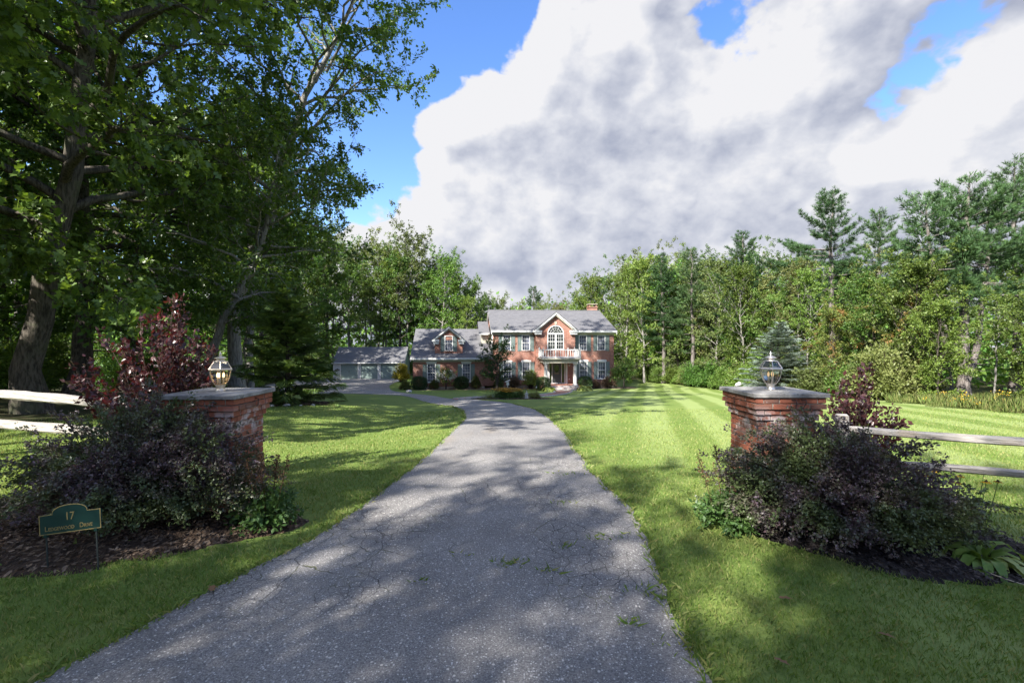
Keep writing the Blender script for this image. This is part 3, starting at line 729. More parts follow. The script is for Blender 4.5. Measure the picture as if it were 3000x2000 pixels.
def pine(seed, H, r0, base, R, stems=None, tuft=0.34, whorl=0.62, per=5, dens=1.0, top_el=48, asym=None):
    r = np.random.default_rng(seed); wood = Geo(); lf = Geo(); P_all = []; D_all = []
    stems = stems or [dict(h=H, lean=(0, 0), split=0.0, r=r0)]
    for st in stems:
        h = st['h']; t = np.linspace(0, 1, 18); sp = st['split']
        off = np.clip((t-sp)/(1-sp+1e-6), 0, 1)
        k = st.get('curve', 1.0)
        X = st['lean'][0]*h*off**k + np.cumsum(r.normal(size=18)*h*0.003); Y = st['lean'][1]*h*off**k + np.cumsum(r.normal(size=18)*h*0.003)
        TP = np.stack([X, Y, h*t-0.1], 1); TR = st['r']*(1-t)**0.75+0.02
        TR = TR*(1+0.4*np.exp(-t*h/0.6))
        wood.add(*tube_np(TP, TR, 10))
        z = base*h; wi = 0
        while z < h-0.2:
            u = (z-base*h)/(h-base*h)
            nb = per if u < 0.9 else 4
            for b in range(nb):
                az = wi*1.3 + b*2*math.pi/nb + r.normal()*0.35
                L = R*((1-u)**0.62)*min(1, 0.55+u*2.2)*r.uniform(0.55, 1.25)
                if asym: L *= 1 + asym*math.cos(az)
                if u < 0.12 and r.uniform() < 0.45: L *= 0.5
                L = max(L, 0.45)
                tt = z/h; p = np.array([np.interp(tt, t, TP[:, c]) for c in range(3)])
                e = math.radians(-2 + top_el*u**1.3 + r.normal()*6)
                d = np.array([math.cos(az)*math.cos(e), math.sin(az)*math.cos(e), math.sin(e)])
                s = np.linspace(0, 1, 7)
                BP = p + d*L*s[:, None] + np.array([0, 0, 1.0])*(L*(0.16*s**2.2 - 0.10*np.sin(s*np.pi)*(1-u)))[:, None] + np.cumsum(r.normal(size=(7, 3))*L*0.012, axis=0)
                wood.add(*tube_np(BP, np.maximum(0.014*L*(1-s*0.9), 0.010), 5))
                if u < 0.16 and r.uniform() < 0.35: continue          # dead snag
                side = unit(np.cross(d, [0, 0, 1]))
                ntw = max(3, int(L*4.2*dens))
                for q in range(ntw):
                    s2 = 0.32+0.68*(q+r.uniform())/ntw; w = np.array([np.interp(s2, s, BP[:, c]) for c in range(3)])
                    for sg in (-1, 1):
                        L2 = (0.25+0.30*L*(1.05-s2))*r.uniform(0.6, 1.2)
                        d2 = unit(d*0.8 + side*sg*r.uniform(0.5, 1.0) + np.array([0, 0, r.uniform(0.0, 0.22)]))
                        m = max(2, int(L2*8.5*dens)); f = r.uniform(0.1, 1.0, m)
                        P_all.append(w + d2*(L2*f)[:, None] + r.normal(size=(m, 3))*0.05)
                        D_all.append(np.repeat(unit(d2 + np.array([0, 0, 0.55]))[None], m, 0))
            z += whorl*r.uniform(0.75, 1.25)*(1.15-0.45*u); wi += 1
        for q in range(5):   # dead stubs on the clear bole
            z0 = base*h*r.uniform(0.3, 0.98); p = np.array([np.interp(z0/h, t, TP[:, c]) for c in range(3)]); az = r.uniform(0, 6.28); L = r.uniform(0.6, 0.42*R); s = np.linspace(0, 1, 5)
            BP = p + np.array([math.cos(az), math.sin(az), 0.05])*L*s[:, None] + np.cumsum(r.normal(size=(5, 3))*L*0.05, axis=0)
            wood.add(*tube_np(BP, 0.035*(1-s)+0.008, 4))
    P = np.concatenate(P_all); Dd = np.concatenate(D_all); n = len(P)
    ax = unit(Dd + r.normal(size=(n, 3))*0.35); nr = unit(r.normal(size=(n, 3)))
    V, Fs = scatter(P, ax, nr, tuft*r.uniform(0.7, 1.25, n), T_PINE, F_PINE)
    for f in Fs: lf.add(V, f, 0) if f is Fs[0] else None
    return wood, lf

def spruce(seed, H, r0, R, whorl=0.28, per=8, frond=0.34, top_el=40, base=0.05, dens=1.0):
    r = np.random.default_rng(seed); wood = Geo(); lf = Geo(); P_all = []; D_all = []
    t = np.linspace(0, 1, 10); TP = np.stack([np.cumsum(r.normal(size=10)*0.01), np.cumsum(r.normal(size=10)*0.01), H*t-0.1], 1)
    wood.add(*tube_np(TP, r0*(1-t)+0.01, 8)); z = base*H; wi = 0
    while z < H-0.1:
        u = z/H
        for b in range(per if u < 0.85 else 5):
            az = wi*0.9 + b*2*math.pi/per + r.normal()*0.25; L = max(0.15, R*(1-u)**0.85*r.uniform(0.75, 1.15))
            e = math.radians(-16 + (top_el+16)*u**1.1 + r.normal()*6); d = np.array([math.cos(az)*math.cos(e), math.sin(az)*math.cos(e), math.sin(e)])
            s = np.linspace(0, 1, 5); BP = np.array([0, 0, z]) + d*L*s[:, None] + np.array([0, 0, 1.0])*(0.14*L*s**2)[:, None]
            wood.add(*tube_np(BP, np.maximum(0.012*L*(1-s*0.8), 0.006), 4))
            side = unit(np.cross(d, [0, 0, 1])); nt = max(3, int(L*8*dens))
            for q in range(nt):
                s2 = 0.18+0.82*(q+r.uniform())/nt; w = np.array([np.interp(s2, s, BP[:, c]) for c in range(3)])
                for sg in (-1, 1, 0):
                    if sg == 0 and r.uniform() < 0.5: continue
                    d2 = unit(d*0.9 + side*sg*r.uniform(0.5, 0.95) + np.array([0, 0, r.uniform(-0.35, 0.12)]))
                    P_all.append(w[None]); D_all.append(d2[None])
        z += whorl*r.uniform(0.8, 1.2)*(1.1-0.4*u); wi += 1
    P = np.concatenate(P_all); Dd = np.concatenate(D_all); n = len(P)
    V, Fs = scatter(P, unit(Dd + r.normal(size=(n, 3))*0.12), unit(np.array([0, 0, 1.0]) + r.normal(size=(n, 3))*0.35), frond*r.uniform(0.65, 1.25, n), T_FROND, F_FROND)
    o = lf.n; lf.V.append(V); lf.n += len(V)
    for f in Fs: lf.F.setdefault((f.shape[1], 0), []).append(f+o)
    return wood, lf

def plant(name, label, cat, wood, lf, mw, ml, loc, rz=0.0, group=None, sc=1.0, names=('trunk', 'crown')):
    t = thing(name, label, cat, loc, rz, group); t.scale = (sc, sc, sc) if np.isscalar(sc) else sc
    if wood is not None: obj(names[0], wood if isinstance(wood, bpy.types.Mesh) else wood.mesh(name+'_'+names[0], [mw], True), t)
    obj(names[1], lf if isinstance(lf, bpy.types.Mesh) else lf.mesh(name+'_'+names[1], [ml]), t)
    return t

def shrub(seed, rx, ry, h, nst, per, lsize, T=T_SIMPLE, F=F_SIMPLE, arch=0.5, inner=0.25, lump=0.18, jit=0.05, upright=0.0, stem_r=0.006, ros=1, tilt=(0, 0), min_el=0.12):
    """arching stems from a narrow foot, leaves along them; outline lumpy"""
    r = np.random.default_rng(seed); wood = Geo(); lf = Geo(); P_all = []; D_all = []
    for i in range(nst):
        az = r.uniform(0, 2*math.pi); ce = r.uniform(min_el, 1.0); e = math.asin(ce)
        lum = 1 + lump*math.sin(3*az+1.3)*math.cos(4*e) + lump*0.9*r.normal()*0.6
        tip = np.array([rx*math.cos(az)*math.cos(e), ry*math.sin(az)*math.cos(e), h*math.sin(e)])*lum
        tip[0] += tilt[0]*tip[2]; tip[1] += tilt[1]*tip[2]
        tip[2] = max(tip[2], 0.08)
        foot = np.array([rx*0.22*math.cos(az)*r.uniform(), ry*0.22*math.sin(az)*r.uniform(), 0.0])
        ctrl = foot*(0.4) + tip*0.5 + np.array([0, 0, arch*h*r.uniform(0.4, 1.0)])
        if upright: ctrl = foot + np.array([tip[0]*0.25, tip[1]*0.25, tip[2]*0.65])
        s = np.linspace(0, 1, 7)[:, None]
        C = (1-s)**2*foot + 2*s*(1-s)*ctrl + s*s*tip
        wood.add(*tube_np(C, stem_r*(1.3-s[:, 0]), 3))
        m = int(per*r.uniform(0.7, 1.3)); f = inner + (1.0-inner)*r.uniform(0, 1, m)**0.8
        q = np.stack([np.interp(f, s[:, 0], C[:, c]) for c in range(3)], 1)
        d = unit(np.gradient(C, axis=0)); dq = np.stack([np.interp(f, s[:, 0], d[:, c]) for c in range(3)], 1)
        q = q + r.normal(size=(m, 3))*jit
        for _ in range(ros):
            P_all.append(q + r.normal(size=(m, 3))*jit*0.25); D_all.append(dq)
    P = np.concatenate(P_all); Dd = np.concatenate(D_all); P[:, 2] = np.maximum(P[:, 2], 0.03)
    place_leaves(lf, P, Dd, lsize*r.uniform(0.6, 1.3, len(P)), T, F, r, 0.5, 0.0, 0)
    return wood, lf

def shell(seed, rx, ry, h, n, lsize, lf, tilt=(0, 0), lump=0.10, T=T_SIMPLE, F=F_SIMPLE):
    """leaf sprays over the rounded outside of a bush, in shallow lobes"""
    r = np.random.default_rng(seed)
    d = unit(r.normal(size=(n, 3))); d[:, 2] = np.abs(d[:, 2]); 
    lob = 1 + lump*np.sin(d[:, 0]*7+seed)*np.cos(d[:, 1]*8+1)+ lump*np.sin(d[:, 2]*9+d[:, 0]*5)
    P = d*(lob*(1-0.22*r.uniform(0, 1, n)**1.6))[:, None]*np.array([rx, ry, h]); P[:, 0] += tilt[0]*P[:, 2]; P[:, 1] += tilt[1]*P[:, 2]
    P[:, 2] = np.maximum(P[:, 2], 0.16+0.16*r.uniform(size=n))
    place_leaves(lf, P, unit(d*np.array([1, 1, 0.5]) + np.array([0, 0, 0.15])), lsize*r.uniform(0.6, 1.3, n), T, F, r, 0.45, 0.0, 0)

def clipped(seed, rx, ry, h, n, lsize, power=2.6, T=T_NARROW, F=F_NARROW, shaggy=0.05):
    """dense sheared evergreen: leaves standing out of a rounded block, over a few stems"""
    r = np.random.default_rng(seed); wood = Geo(); lf = Geo()
    d = unit(r.normal(size=(n, 3))); k = (np.abs(d)**power).sum(1)**(-1/power)
    rad = k*(1-0.35*r.uniform(0, 1, n)**2.2)*(1+0.05*np.sin(d[:, 0]*5+seed)*np.cos(d[:, 2]*6))
    P = d*rad[:, None]*np.array([rx, ry, h/2]) + np.array([0, 0, h/2]); P += r.normal(size=P.shape)*shaggy*0.4
    P[:, 2] = np.maximum(P[:, 2], 0.04)
    place_leaves(lf, P, unit(d + np.array([0, 0, 0.35])), lsize*r.uniform(0.6, 1.3, n), T, F, r, 0.2, -0.1, 0)
    for i in range(9):
        a = i*0.7; e = np.array([rx*0.7*math.cos(a), ry*0.7*math.sin(a), h*0.85]); s = np.linspace(0, 1, 4)[:, None]
        wood.add(*tube_np(np.array([0, 0, 0.0])*(1-s)+e*s*np.array([1, 1, 1]), np.full(4, 0.015), 4))
    return wood, lf

def rosette(seed, n, L, w, rise, arch=1.0, tubes=False, segs=4, spread=1.0):
    """long arching strap or paddle leaves from a crown (hosta, daylily, grass clump)"""
    r = np.random.default_rng(seed); V = []; F = []
    for i in range(n):
        az = i*2.39996 + r.normal()*0.2; rr = math.sqrt((i+0.5)/n); l = L*r.uniform(0.7, 1.15); el_ = math.radians(85-60*rr*spread + r.normal()*8)
        f0 = np.array([math.cos(az), math.sin(az), 0])*rr*L*0.18; p = f0.copy(); e = el_; b = len(V)
        hor = np.array([math.cos(az), math.sin(az), 0]); sd = np.array([-math.sin(az), math.cos(az), 0])
        for k in range(segs+1):
            s = k/segs; ww = w*r.uniform(0.85, 1.15)*(0.25+math.sin(math.pi*min(1, s*0.9+0.06))*0.9 if not tubes else (1-s*0.85))
            V.append(p - sd*ww/2 + np.array([0, 0, ww*0.15])); V.append(p); V.append(p + sd*ww/2 + np.array([0, 0, ww*0.15]))
            p = p + (hor*math.cos(e) + np.array([0, 0, 1])*math.sin(e))*l/segs; e -= math.radians(38*arch*rise)*(1+0.5*s)
        for k in range(segs):
            q = b+3*k; F += [(q, q+1, q+4, q+3), (q+1, q+2, q+5, q+4)]
    g = Geo(); g.add(np.array(V), np.array(F), 0); return g

# ---------------------------------------------------------------- gate pillars
def pillar_brick_mat():
    m, t, p, o = newmat('pillar_brick'); pos = coords(t); oi = N(t, 'ShaderNodeObjectInfo')
    r = N(t, 'ShaderNodeValToRGB'); t.links.new(oi.outputs['Random'], r.inputs[0]); els = r.color_ramp.elements
    for i, (q, c) in enumerate([(0, (0.25,0.078,0.045)), (0.3, (0.31,0.105,0.062)), (0.6, (0.275,0.090,0.054)), (0.82, (0.33,0.135,0.085)), (0.93, (0.17,0.085,0.060)), (1.0, (0.14,0.080,0.065))]):
        if i < 2: els[i].position = q; els[i].color = c + (1,)
        else: e = els.new(q); e.color = c + (1,)
    els[0].position = 0
    g = N(t, 'ShaderNodeNewGeometry')
    wp = g.outputs['Position']
    col = mixc(t, sstep(t, noise(t, wp, 22, 5, 0.7), 0.35, 0.68, 0, 0.55), r.outputs[0], (0.20, 0.075, 0.045))
    s3 = N(t, 'ShaderNodeSeparateXYZ'); t.links.new(wp, s3.inputs[0])
    band = mathn(t, 'MULTIPLY', sstep(t, s3.outputs[2], 0.80, 1.06), sstep(t, s3.outputs[2], 1.30, 1.12))     # salts bleeding out below the corbels
    eff = mathn(t, 'MULTIPLY', band, sstep(t, noise(t, wp, 6.5, 5), 0.46, 0.60))
    eff = mathn(t, 'MAXIMUM', eff, sstep(t, noise(t, wp, 9, 5), 0.64, 0.76, 0, 0.55))
    col = mixc(t, mathn(t, 'MULTIPLY', eff, 0.8), col, (0.55, 0.48, 0.46))
    t.links.new(col, p.inputs['Base Color']); p.inputs['Roughness'].default_value = 0.82; p.inputs['Specular IOR Level'].default_value = 0.25
    bump(t, p, noise(t, wp, 60, 5, 0.7), 0.5, 0.006); return m
M_PBRICK = pillar_brick_mat()
M_MORTAR = simple('mortar', (0.30, 0.27, 0.23), 0.9, 0.2, 14, bumps=0.5)
def cap_mat():
    m, t, p, o = newmat('weathered_cap_stone'); pos = coords(t)
    col = mixc(t, sstep(t, noise(t, pos, 4, 6, 0.65), 0.38, 0.62), (0.16, 0.155, 0.15), (0.31, 0.30, 0.28))
    col = mixc(t, sstep(t, noise(t, pos, 13, 6, 0.7), 0.55, 0.66, 0, 0.8), col, (0.085, 0.085, 0.075))
    col = mixc(t, sstep(t, noise(t, vmath(t, 'ADD', pos, (3, 1, 0)), 8, 6, 0.7), 0.60, 0.70, 0, 0.8), col, (0.42, 0.40, 0.36))
    t.links.new(col, p.inputs['Base Color']); p.inputs['Roughness'].default_value = 0.9
    bump(t, p, noise(t, pos, 30, 6, 0.7), 0.6, 0.01); return m
M_CAP = cap_mat()
def chamfer_box(rough, seed):
    r = random.Random(seed); bm = bmesh.new(); bmesh.ops.create_cube(bm, size=1.0)
    bmesh.ops.bevel(bm, geom=list(bm.edges), offset=0.045, segments=1, affect='EDGES')
    for v in bm.verts: v.co += Vector((r.uniform(-1, 1)*rough*0.35, r.uniform(-1, 1)*rough*0.5, r.uniform(-1, 1)*rough))
    me = bpy.data.meshes.new('brick'); bm.to_mesh(me); bm.free(); me.materials.append(M_PBRICK); return me
BRICK_ME = [chamfer_box(0.05, k) for k in range(4)]
M_IRON = simple('rusty_iron', (0.07, 0.045, 0.038), 0.7, 0.3, 12, metal=0.4)
CH = 0.0677; NCOURSE = 20
def half_width(k): return {19: 0.405, 18: 0.405, 17: 0.380, 16: 0.355}.get(k, 0.330)
def pillar(cx, cy, label, seed):
    r = random.Random(seed); g = gzf(cx, cy) - 0.04
    zb = 1.41 - 0.048 - NCOURSE*CH
    t = thing('gate_pillar', label, 'pillar', (cx, cy, zb), 0.0, 'brick gate pillars')
    mb = MB()
    mb.box(-0.322, 0.322, -0.322, 0.322, -0.12, NCOURSE*CH)
    for k in (16, 17, 18, 19): w = half_width(k)-0.009; mb.box(-w, w, -w, w, k*CH+0.004, (k+1)*CH-0.004 if k < 19 else NCOURSE*CH+0.001)
    mb.build('mortar_core', M_MORTAR, t)
    BL, BD = 0.200, 0.092
    for k in range(NCOURSE):
        w = half_width(k); z = (k+0.5)*CH
        for face in range(4):
            full = (k+face) % 2 == 0
            a, b = (-w, w) if full else (-w+BD+0.010, w-BD-0.010)
            x = a; lead = [0.200, 0.095, 0.150][(k*2+face) % 3] if full else [0.12, 0.17][k % 2]; lens = []
            while x < b-0.02:
                L = lead if not lens else BL
                if x+L > b-0.055: L = b-x
                lens.append((x, L)); x += L+0.0105
            for x0, L in lens:
                c = x0+L/2; d = w-BD/2 + r.uniform(-0.003, 0.003)
                px, py, rz = {0: (c, -d, 0), 1: (d, c, math.pi/2), 2: (-c, d, math.pi), 3: (-d, -c, -math.pi/2)}[face]
                obj('brick', r.choice(BRICK_ME), t, (px, py, z+r.uniform(-0.001, 0.001)), (r.uniform(-0.012, 0.012), r.uniform(-0.01, 0.01), rz + r.choice((0, math.pi))), (L, BD, CH-0.0105))
    bm = MB(); bm.box(-0.432, 0.432, -0.432, 0.432, 0, 0.048)
    cap = bm.build('cap', M_CAP, t, bevel=0.006, loc=(0, 0, NCOURSE*CH))
    return t
PR = (3.16, 5.56); PL = (-3.46, 5.40)
pillar_r = pillar(PR[0], PR[1], 'red brick gate pillar with stone cap right of the drive', 3)
pillar_l = pillar(PL[0], PL[1], 'red brick gate pillar with stone cap left of the drive', 8)
CAPZ = 1.41
def hook(parent, pts, r=0.006): MB().tube(pts, r, 6).build('iron_hook', M_IRON, parent)
zb = 1.41 - 0.048 - NCOURSE*CH
hz = 1.32 - zb
for x0, lean in ((0.03, 0.0), (0.14, -0.045)):        # bent iron hooks on the front of the right pillar
    hook(pillar_r, [(x0-0.02, -0.40, hz+0.02), (x0, -0.45, hz+0.02), (x0+0.005, -0.455, hz-0.01), (x0+lean, -0.43, hz-0.11)])
hook(pillar_r, [(-0.40, 0.02, hz+0.01), (-0.44, 0.02, hz), (-0.435, 0.02, hz-0.08)])
hook(pillar_l, [(0.40, 0.02, hz+0.01), (0.44, 0.02, hz), (0.435, 0.02, hz-0.075), (0.45, -0.03, hz-0.08)])

# lanterns ---------------------------------------------------------
def metal(name, c, rough):
    m, t, p, o = newmat(name); p.inputs['Base Color'].default_value = c + (1,); p.inputs['Metallic'].default_value = 0.9
    t.links.new(sstep(t, noise(t, coords(t), 18, 4), 0.3, 0.7, rough-0.08, rough+0.12), p.inputs['Roughness']); return m
M_NICKEL = metal('brushed_nickel', (0.66, 0.61, 0.56), 0.38)
M_BRASSY = metal('pale_bronze', (0.74, 0.64, 0.50), 0.42)
def glass_mat(name, tint=(1, 1, 1)):
    m, t, p, o = newmat(name)
    tr = N(t, 'ShaderNodeBsdfTransparent'); tr.inputs['Color'].default_value = tint + (1,)
    gl = N(t, 'ShaderNodeBsdfGlossy'); gl.inputs['Roughness'].default_value = 0.06
    fr = N(t, 'ShaderNodeFresnel'); fr.inputs['IOR'].default_value = 1.5
    mx = N(t, 'ShaderNodeMixShader'); t.links.new(mathn(t, 'ADD', fr.outputs[0], 0.05, clamp=True), mx.inputs[0])
    t.links.new(tr.outputs[0], mx.inputs[1]); t.links.new(gl.outputs[0], mx.inputs[2]); t.links.new(mx.outputs[0], o.inputs['Surface']); return m
M_GLASS = glass_mat('lantern_glass', (0.95, 0.96, 0.94))
M_CANDLE = simple('candle_sleeve', (0.75, 0.70, 0.58), 0.5, 0.05)
def bulb_mat(name, e):
    m, t, p, o = newmat(name); p.inputs['Base Color'].default_value = (0.9, 0.75, 0.5, 1); p.inputs['Roughness'].default_value = 0.2
    p.inputs['Emission Color'].default_value = (1.0, 0.62, 0.28, 1); p.inputs['Emission Strength'].default_value = e; return m
def lantern(x, y, label, mm, em, rot):
    t = thing('post_lantern', label, 'lantern', (x, y, CAPZ), rot, 'lanterns on the gate pillars')
    NS = 6; st = 2*math.pi/NS
    MB().lathe([(0.052, 0), (0.052, 0.012), (0.044, 0.016), (0.044, 0.048), (0.050, 0.062), (0.050, 0.070), (0.030, 0.074)], n=20).build('base', mm, t, True)
    body = [(0.060, 0.078), (0.088, 0.115), (0.108, 0.165), (0.118, 0.215), (0.120, 0.250)]
    roof = [(0.128, 0.268), (0.100, 0.312), (0.074, 0.352)]
    MB().lathe([(0.062, 0.070), (0.064, 0.080), (0.050, 0.080)], n=NS).build('bottom_ring', mm, t)
    MB().lathe([(0.118, 0.248), (0.136, 0.250), (0.139, 0.262), (0.130, 0.272), (0.118, 0.272)], n=NS).build('collar', mm, t)
    for k in range(NS):
        a = k*st; a2 = a+st
        ribs = [(r*math.cos(a), r*math.sin(a), z) for r, z in body]
        MB().tube(ribs, 0.0045, 5).build('rib', mm, t)
        MB().tube([(r*math.cos(a), r*math.sin(a), z) for r, z in roof], 0.0060, 5).build('roof_rib', mm, t)
        for prof, nm in ((body, 'pane'), (roof, 'roof_pane')):
            V = []; F = []
            for i, (r, z) in enumerate(prof):
                for aa in (a, a2): V.append((r*0.985*math.cos(aa), r*0.985*math.sin(aa), z))
            for i in range(len(prof)-1): F.append((2*i, 2*i+1, 2*i+3, 2*i+2))
            MB().add(V, F).build(nm, M_GLASS, t)
    MB().lathe([(0.078, 0.349), (0.080, 0.356), (0.044, 0.362), (0.042, 0.384), (0.066, 0.388), (0.062, 0.396), (0.030, 0.412), (0.014, 0.418), (0.011, 0.424), (0.016, 0.436), (0.015, 0.444), (0.006, 0.456), (0.003, 0.474)], n=16).build('finial', mm, t, True)
    MB().lathe([(0.045, 0.080), (0.045, 0.088), (0.010, 0.090)], n=12).build('candle_plate', mm, t)
    for k, (dx, dy) in enumerate(((-0.032, 0.0), (0.030, 0.012), (0.004, -0.03))):
        MB().lathe([(0.0095, 0.085), (0.0095, 0.165)], dx, dy, 8).build('candle', M_CANDLE, t)
        MB().lathe([(0.007, 0.165), (0.013, 0.182), (0.012, 0.198), (0.004, 0.222)], dx, dy, 8).build('bulb', bulb_mat('bulb_glow', em), t, True)
    return t
lantern(PR[0], PR[1], 'brushed nickel lantern on the right gate pillar', M_NICKEL, 0.25, 0.18)
lantern(PL[0], PL[1], 'pale bronze lantern with glowing bulbs on the left gate pillar', M_BRASSY, 1.6, 0.05)

M_WHITE = simple('white_paint', (0.64, 0.63, 0.60), 0.45, 0.06)
t = thing('flood_light', 'small white flood light behind the right pillar cap', 'light', (2.985, 6.02, 1.36))
MB().tube([(0, 0, -0.05), (0, 0, 0.05), (0.0, -0.02, 0.07)], 0.008, 6).build('bracket', M_IRON, t)
MB().lathe([(0.010, -0.04), (0.019, -0.025), (0.027, 0.025), (0.025, 0.03)], n=14).build('lamp_head', M_WHITE, t, True, loc=(0.0, -0.01, 0.075), rot=(0.2, math.radians(68), 0.3))

# split rail fences -----------------------------------------------------
def weathered_wood():
    m, t, p, o = newmat('weathered_rail'); pos = coords(t)
    v = vmath(t, 'MULTIPLY', pos, (0.6, 9.0, 9.0)); n1 = noise(t, v, 5, 7, 0.7)
    col = mixc(t, sstep(t, n1, 0.35, 0.62), (0.20, 0.175, 0.15), (0.44, 0.41, 0.37))
    col = mixc(t, sstep(t, noise(t, pos, 2.5, 4), 0.55, 0.7, 0, 0.6), col, (0.25, 0.20, 0.15))
    t.links.new(col, p.inputs['Base Color']); p.inputs['Roughness'].default_value = 0.85; bump(t, p, n1, 1.0, 0.012); return m
M_RAIL = weathered_wood()
def rail(parent, a, b, hh, tt, seed):
    r = np.random.default_rng(seed); a = np.array(a); b = np.array(b); L = np.linalg.norm(b-a); n = 14; V = []; F = []; k = 8
    for i in range(n+1):
        s = i/n; tp = 0.62 + 0.38*math.sin(math.pi*min(1, max(0, s*1.0)))**0.35
        oy = 0.010*math.sin(s*7+seed); oz = 0.016*math.sin(s*4.1+seed*2)
        for j in range(k):
            q = 2*math.pi*(j+0.5)/k; rx_ = tt/2*tp*(1+0.10*math.sin(q*2+seed)+0.05*r.normal()); rz_ = hh/2*tp*(1+0.05*r.normal())
            cx_ = math.copysign(abs(math.cos(q))**0.6, math.cos(q)); sz_ = math.copysign(abs(math.sin(q))**0.6, math.sin(q))
            V.append((s*L, oy+cx_*rx_, oz+sz_*rz_))
    for i in range(n):
        for j in range(k): F.append((i*k+j, i*k+(j+1) % k, (i+1)*k+(j+1) % k, (i+1)*k+j))
    F += [tuple(range(k-1, -1, -1)), tuple(range(n*k, n*k+k))]
    o = MB().add(V, F).build('rail', M_RAIL, parent)
    d = Vector(b-a); o.location = a; o.rotation_euler = d.to_track_quat('X', 'Z').to_euler(); return o
def fence(label, posts, heights, rails, seed):
    p0 = posts[0]; t = thing('split_rail_fence', label, 'fence', (p0[0], p0[1], gzf(*p0)), 0, 'split rail fences')
    o0 = np.array([p0[0], p0[1], gzf(*p0)])
    for i, (x, y) in enumerate(posts):
        g = gzf(x, y); hw = 0.062
        m = MB().box(-hw, hw, -hw*0.8, hw*0.8, -0.1, heights[i]-g)
        po = m.build('post', M_RAIL, t, bevel=0.015, loc=(x-o0[0], y-o0[1], g-o0[2])); po.rotation_euler = (0.02, -0.015, math.atan2(posts[-1][1]-p0[1], posts[-1][0]-p0[0]))
    for i in range(len(posts)-1):
        for j, (z, hh, tt) in enumerate(rails):
            dx = np.array([posts[i+1][0]-posts[i][0], posts[i+1][1]-posts[i][1]]); dx = dx/np.linalg.norm(dx)
            za = z[i] if not np.isscalar(z) else z; zb_ = z[i+1] if not np.isscalar(z) else z
            a = np.array([posts[i][0]-dx[0]*0.06, posts[i][1]-dx[1]*0.06, za + (0.02 if i % 2 else 0)]) - o0
            b = np.array([posts[i+1][0]+dx[0]*0.06, posts[i+1][1]+dx[1]*0.06, zb_ + (0.02 if i % 2 else 0)]) - o0
            rail(t, a, b, hh, tt, seed+i*3+j)
    return t
fence('grey split rail fence right of the right pillar', [(3.80, 5.22), (6.05, 4.05)], [1.17, 1.12], [((1.02, 0.98), 0.085, 0.12), ((0.64, 0.68), 0.075, 0.11)], 2)
fence('sunlit weathered split rail fence left of the left pillar', [(-5.15, 6.05), (-8.9, 7.35)], [1.28, 1.35], [((1.16, 1.19), 0.13, 0.12), ((0.74, 0.76), 0.13, 0.12)], 9)

# street number sign ------------------------------------------------------
M_SIGN = simple('sign_green', (0.008, 0.040, 0.034), 0.4, 0.05)
M_GOLD = simple('sign_gold', (0.30, 0.23, 0.09), 0.5, 0.1)
M_STAKE = simple('sign_stake', (0.05, 0.06, 0.06), 0.5, 0.1, metal=0.5)
sg = thing('number_sign', 'dark green arched house number sign on two stakes', 'sign', (-3.72, 3.86, gzf(-3.72, 3.86)), 0.0)
sg.rotation_euler = (math.radians(-4), math.radians(-5.5), math.radians(8))
def arch_outline(w, h0, h1, inset=0.0):
    w2 = w/2-inset; pts = [(-w2, inset), (w2, inset), (w2, h0-inset), (w2*0.60, h0-inset+0.002)]
    for k in range(13):
        a = math.pi*k/12; pts.append((w2*0.58*math.cos(a), h0-inset+(h1-h0)*math.sin(a)**0.75))
    pts += [(-w2*0.60, h0-inset+0.002), (-w2, h0-inset)]; return pts
zt = 0.33
out = [(x, z+zt) for x, z in arch_outline(0.47, 0.165, 0.235)]
inn = [(x, z+zt) for x, z in arch_outline(0.47, 0.165, 0.235, 0.007)]
plate = MB().prism_xz(out, -0.006, 0.006).build('plate', M_SIGN, sg)
nP = len(out); V = [(x, -0.0085, z) for x, z in out] + [(x, -0.0085, z) for x, z in inn]
MB().add(V, [(i, (i+1) % nP, (i+1) % nP+nP, i+nP) for i in range(nP)]).build('border', M_GOLD, sg)
for x in (-0.19, 0.19): MB().box(x-0.005, x+0.005, -0.004, 0.004, -0.05, zt).build('stake', M_STAKE, sg); MB().box(x-0.012, x+0.012, -0.011, 0.011, zt-0.02, zt+0.004).build('clamp', M_SIGN, sg)
def text_mesh(parts, name, mat, parent, depth=0.0015):
    """parts: (string, size, x, z); flat lettering converted to a mesh, one part"""
    mb = MB(); dg = None
    for s, size, x, z in parts:
        cu = bpy.data.curves.new('txt', 'FONT'); cu.body = s; cu.size = size; cu.extrude = depth; cu.resolution_u = 3
        o = bpy.data.objects.new('txt', cu); COL.objects.link(o)
        bpy.context.view_layer.update(); dg = bpy.context.evaluated_depsgraph_get()
        me = bpy.data.meshes.new_from_object(o.evaluated_get(dg))
        vs = [(v.co.x*0.82+x, -0.0075-v.co.z, v.co.y+z) for v in me.vertices]
        mb.add(vs, [tuple(p.vertices) for p in me.polygons])
        bpy.data.objects.remove(o); bpy.data.curves.remove(cu)
    return mb.build(name, mat, parent)
text_mesh([('17', 0.092, -0.040, zt+0.105)], 'number', M_GOLD, sg)['kind'] = 'stuff'
text_mesh([('L', 0.057, -0.195, zt+0.028), ('EDGEWOOD', 0.041, -0.168, zt+0.028), ('D', 0.057, 0.068, zt+0.028), ('RIVE', 0.041, 0.103, zt+0.028)], 'lettering', M_GOLD, sg)['kind'] = 'stuff'

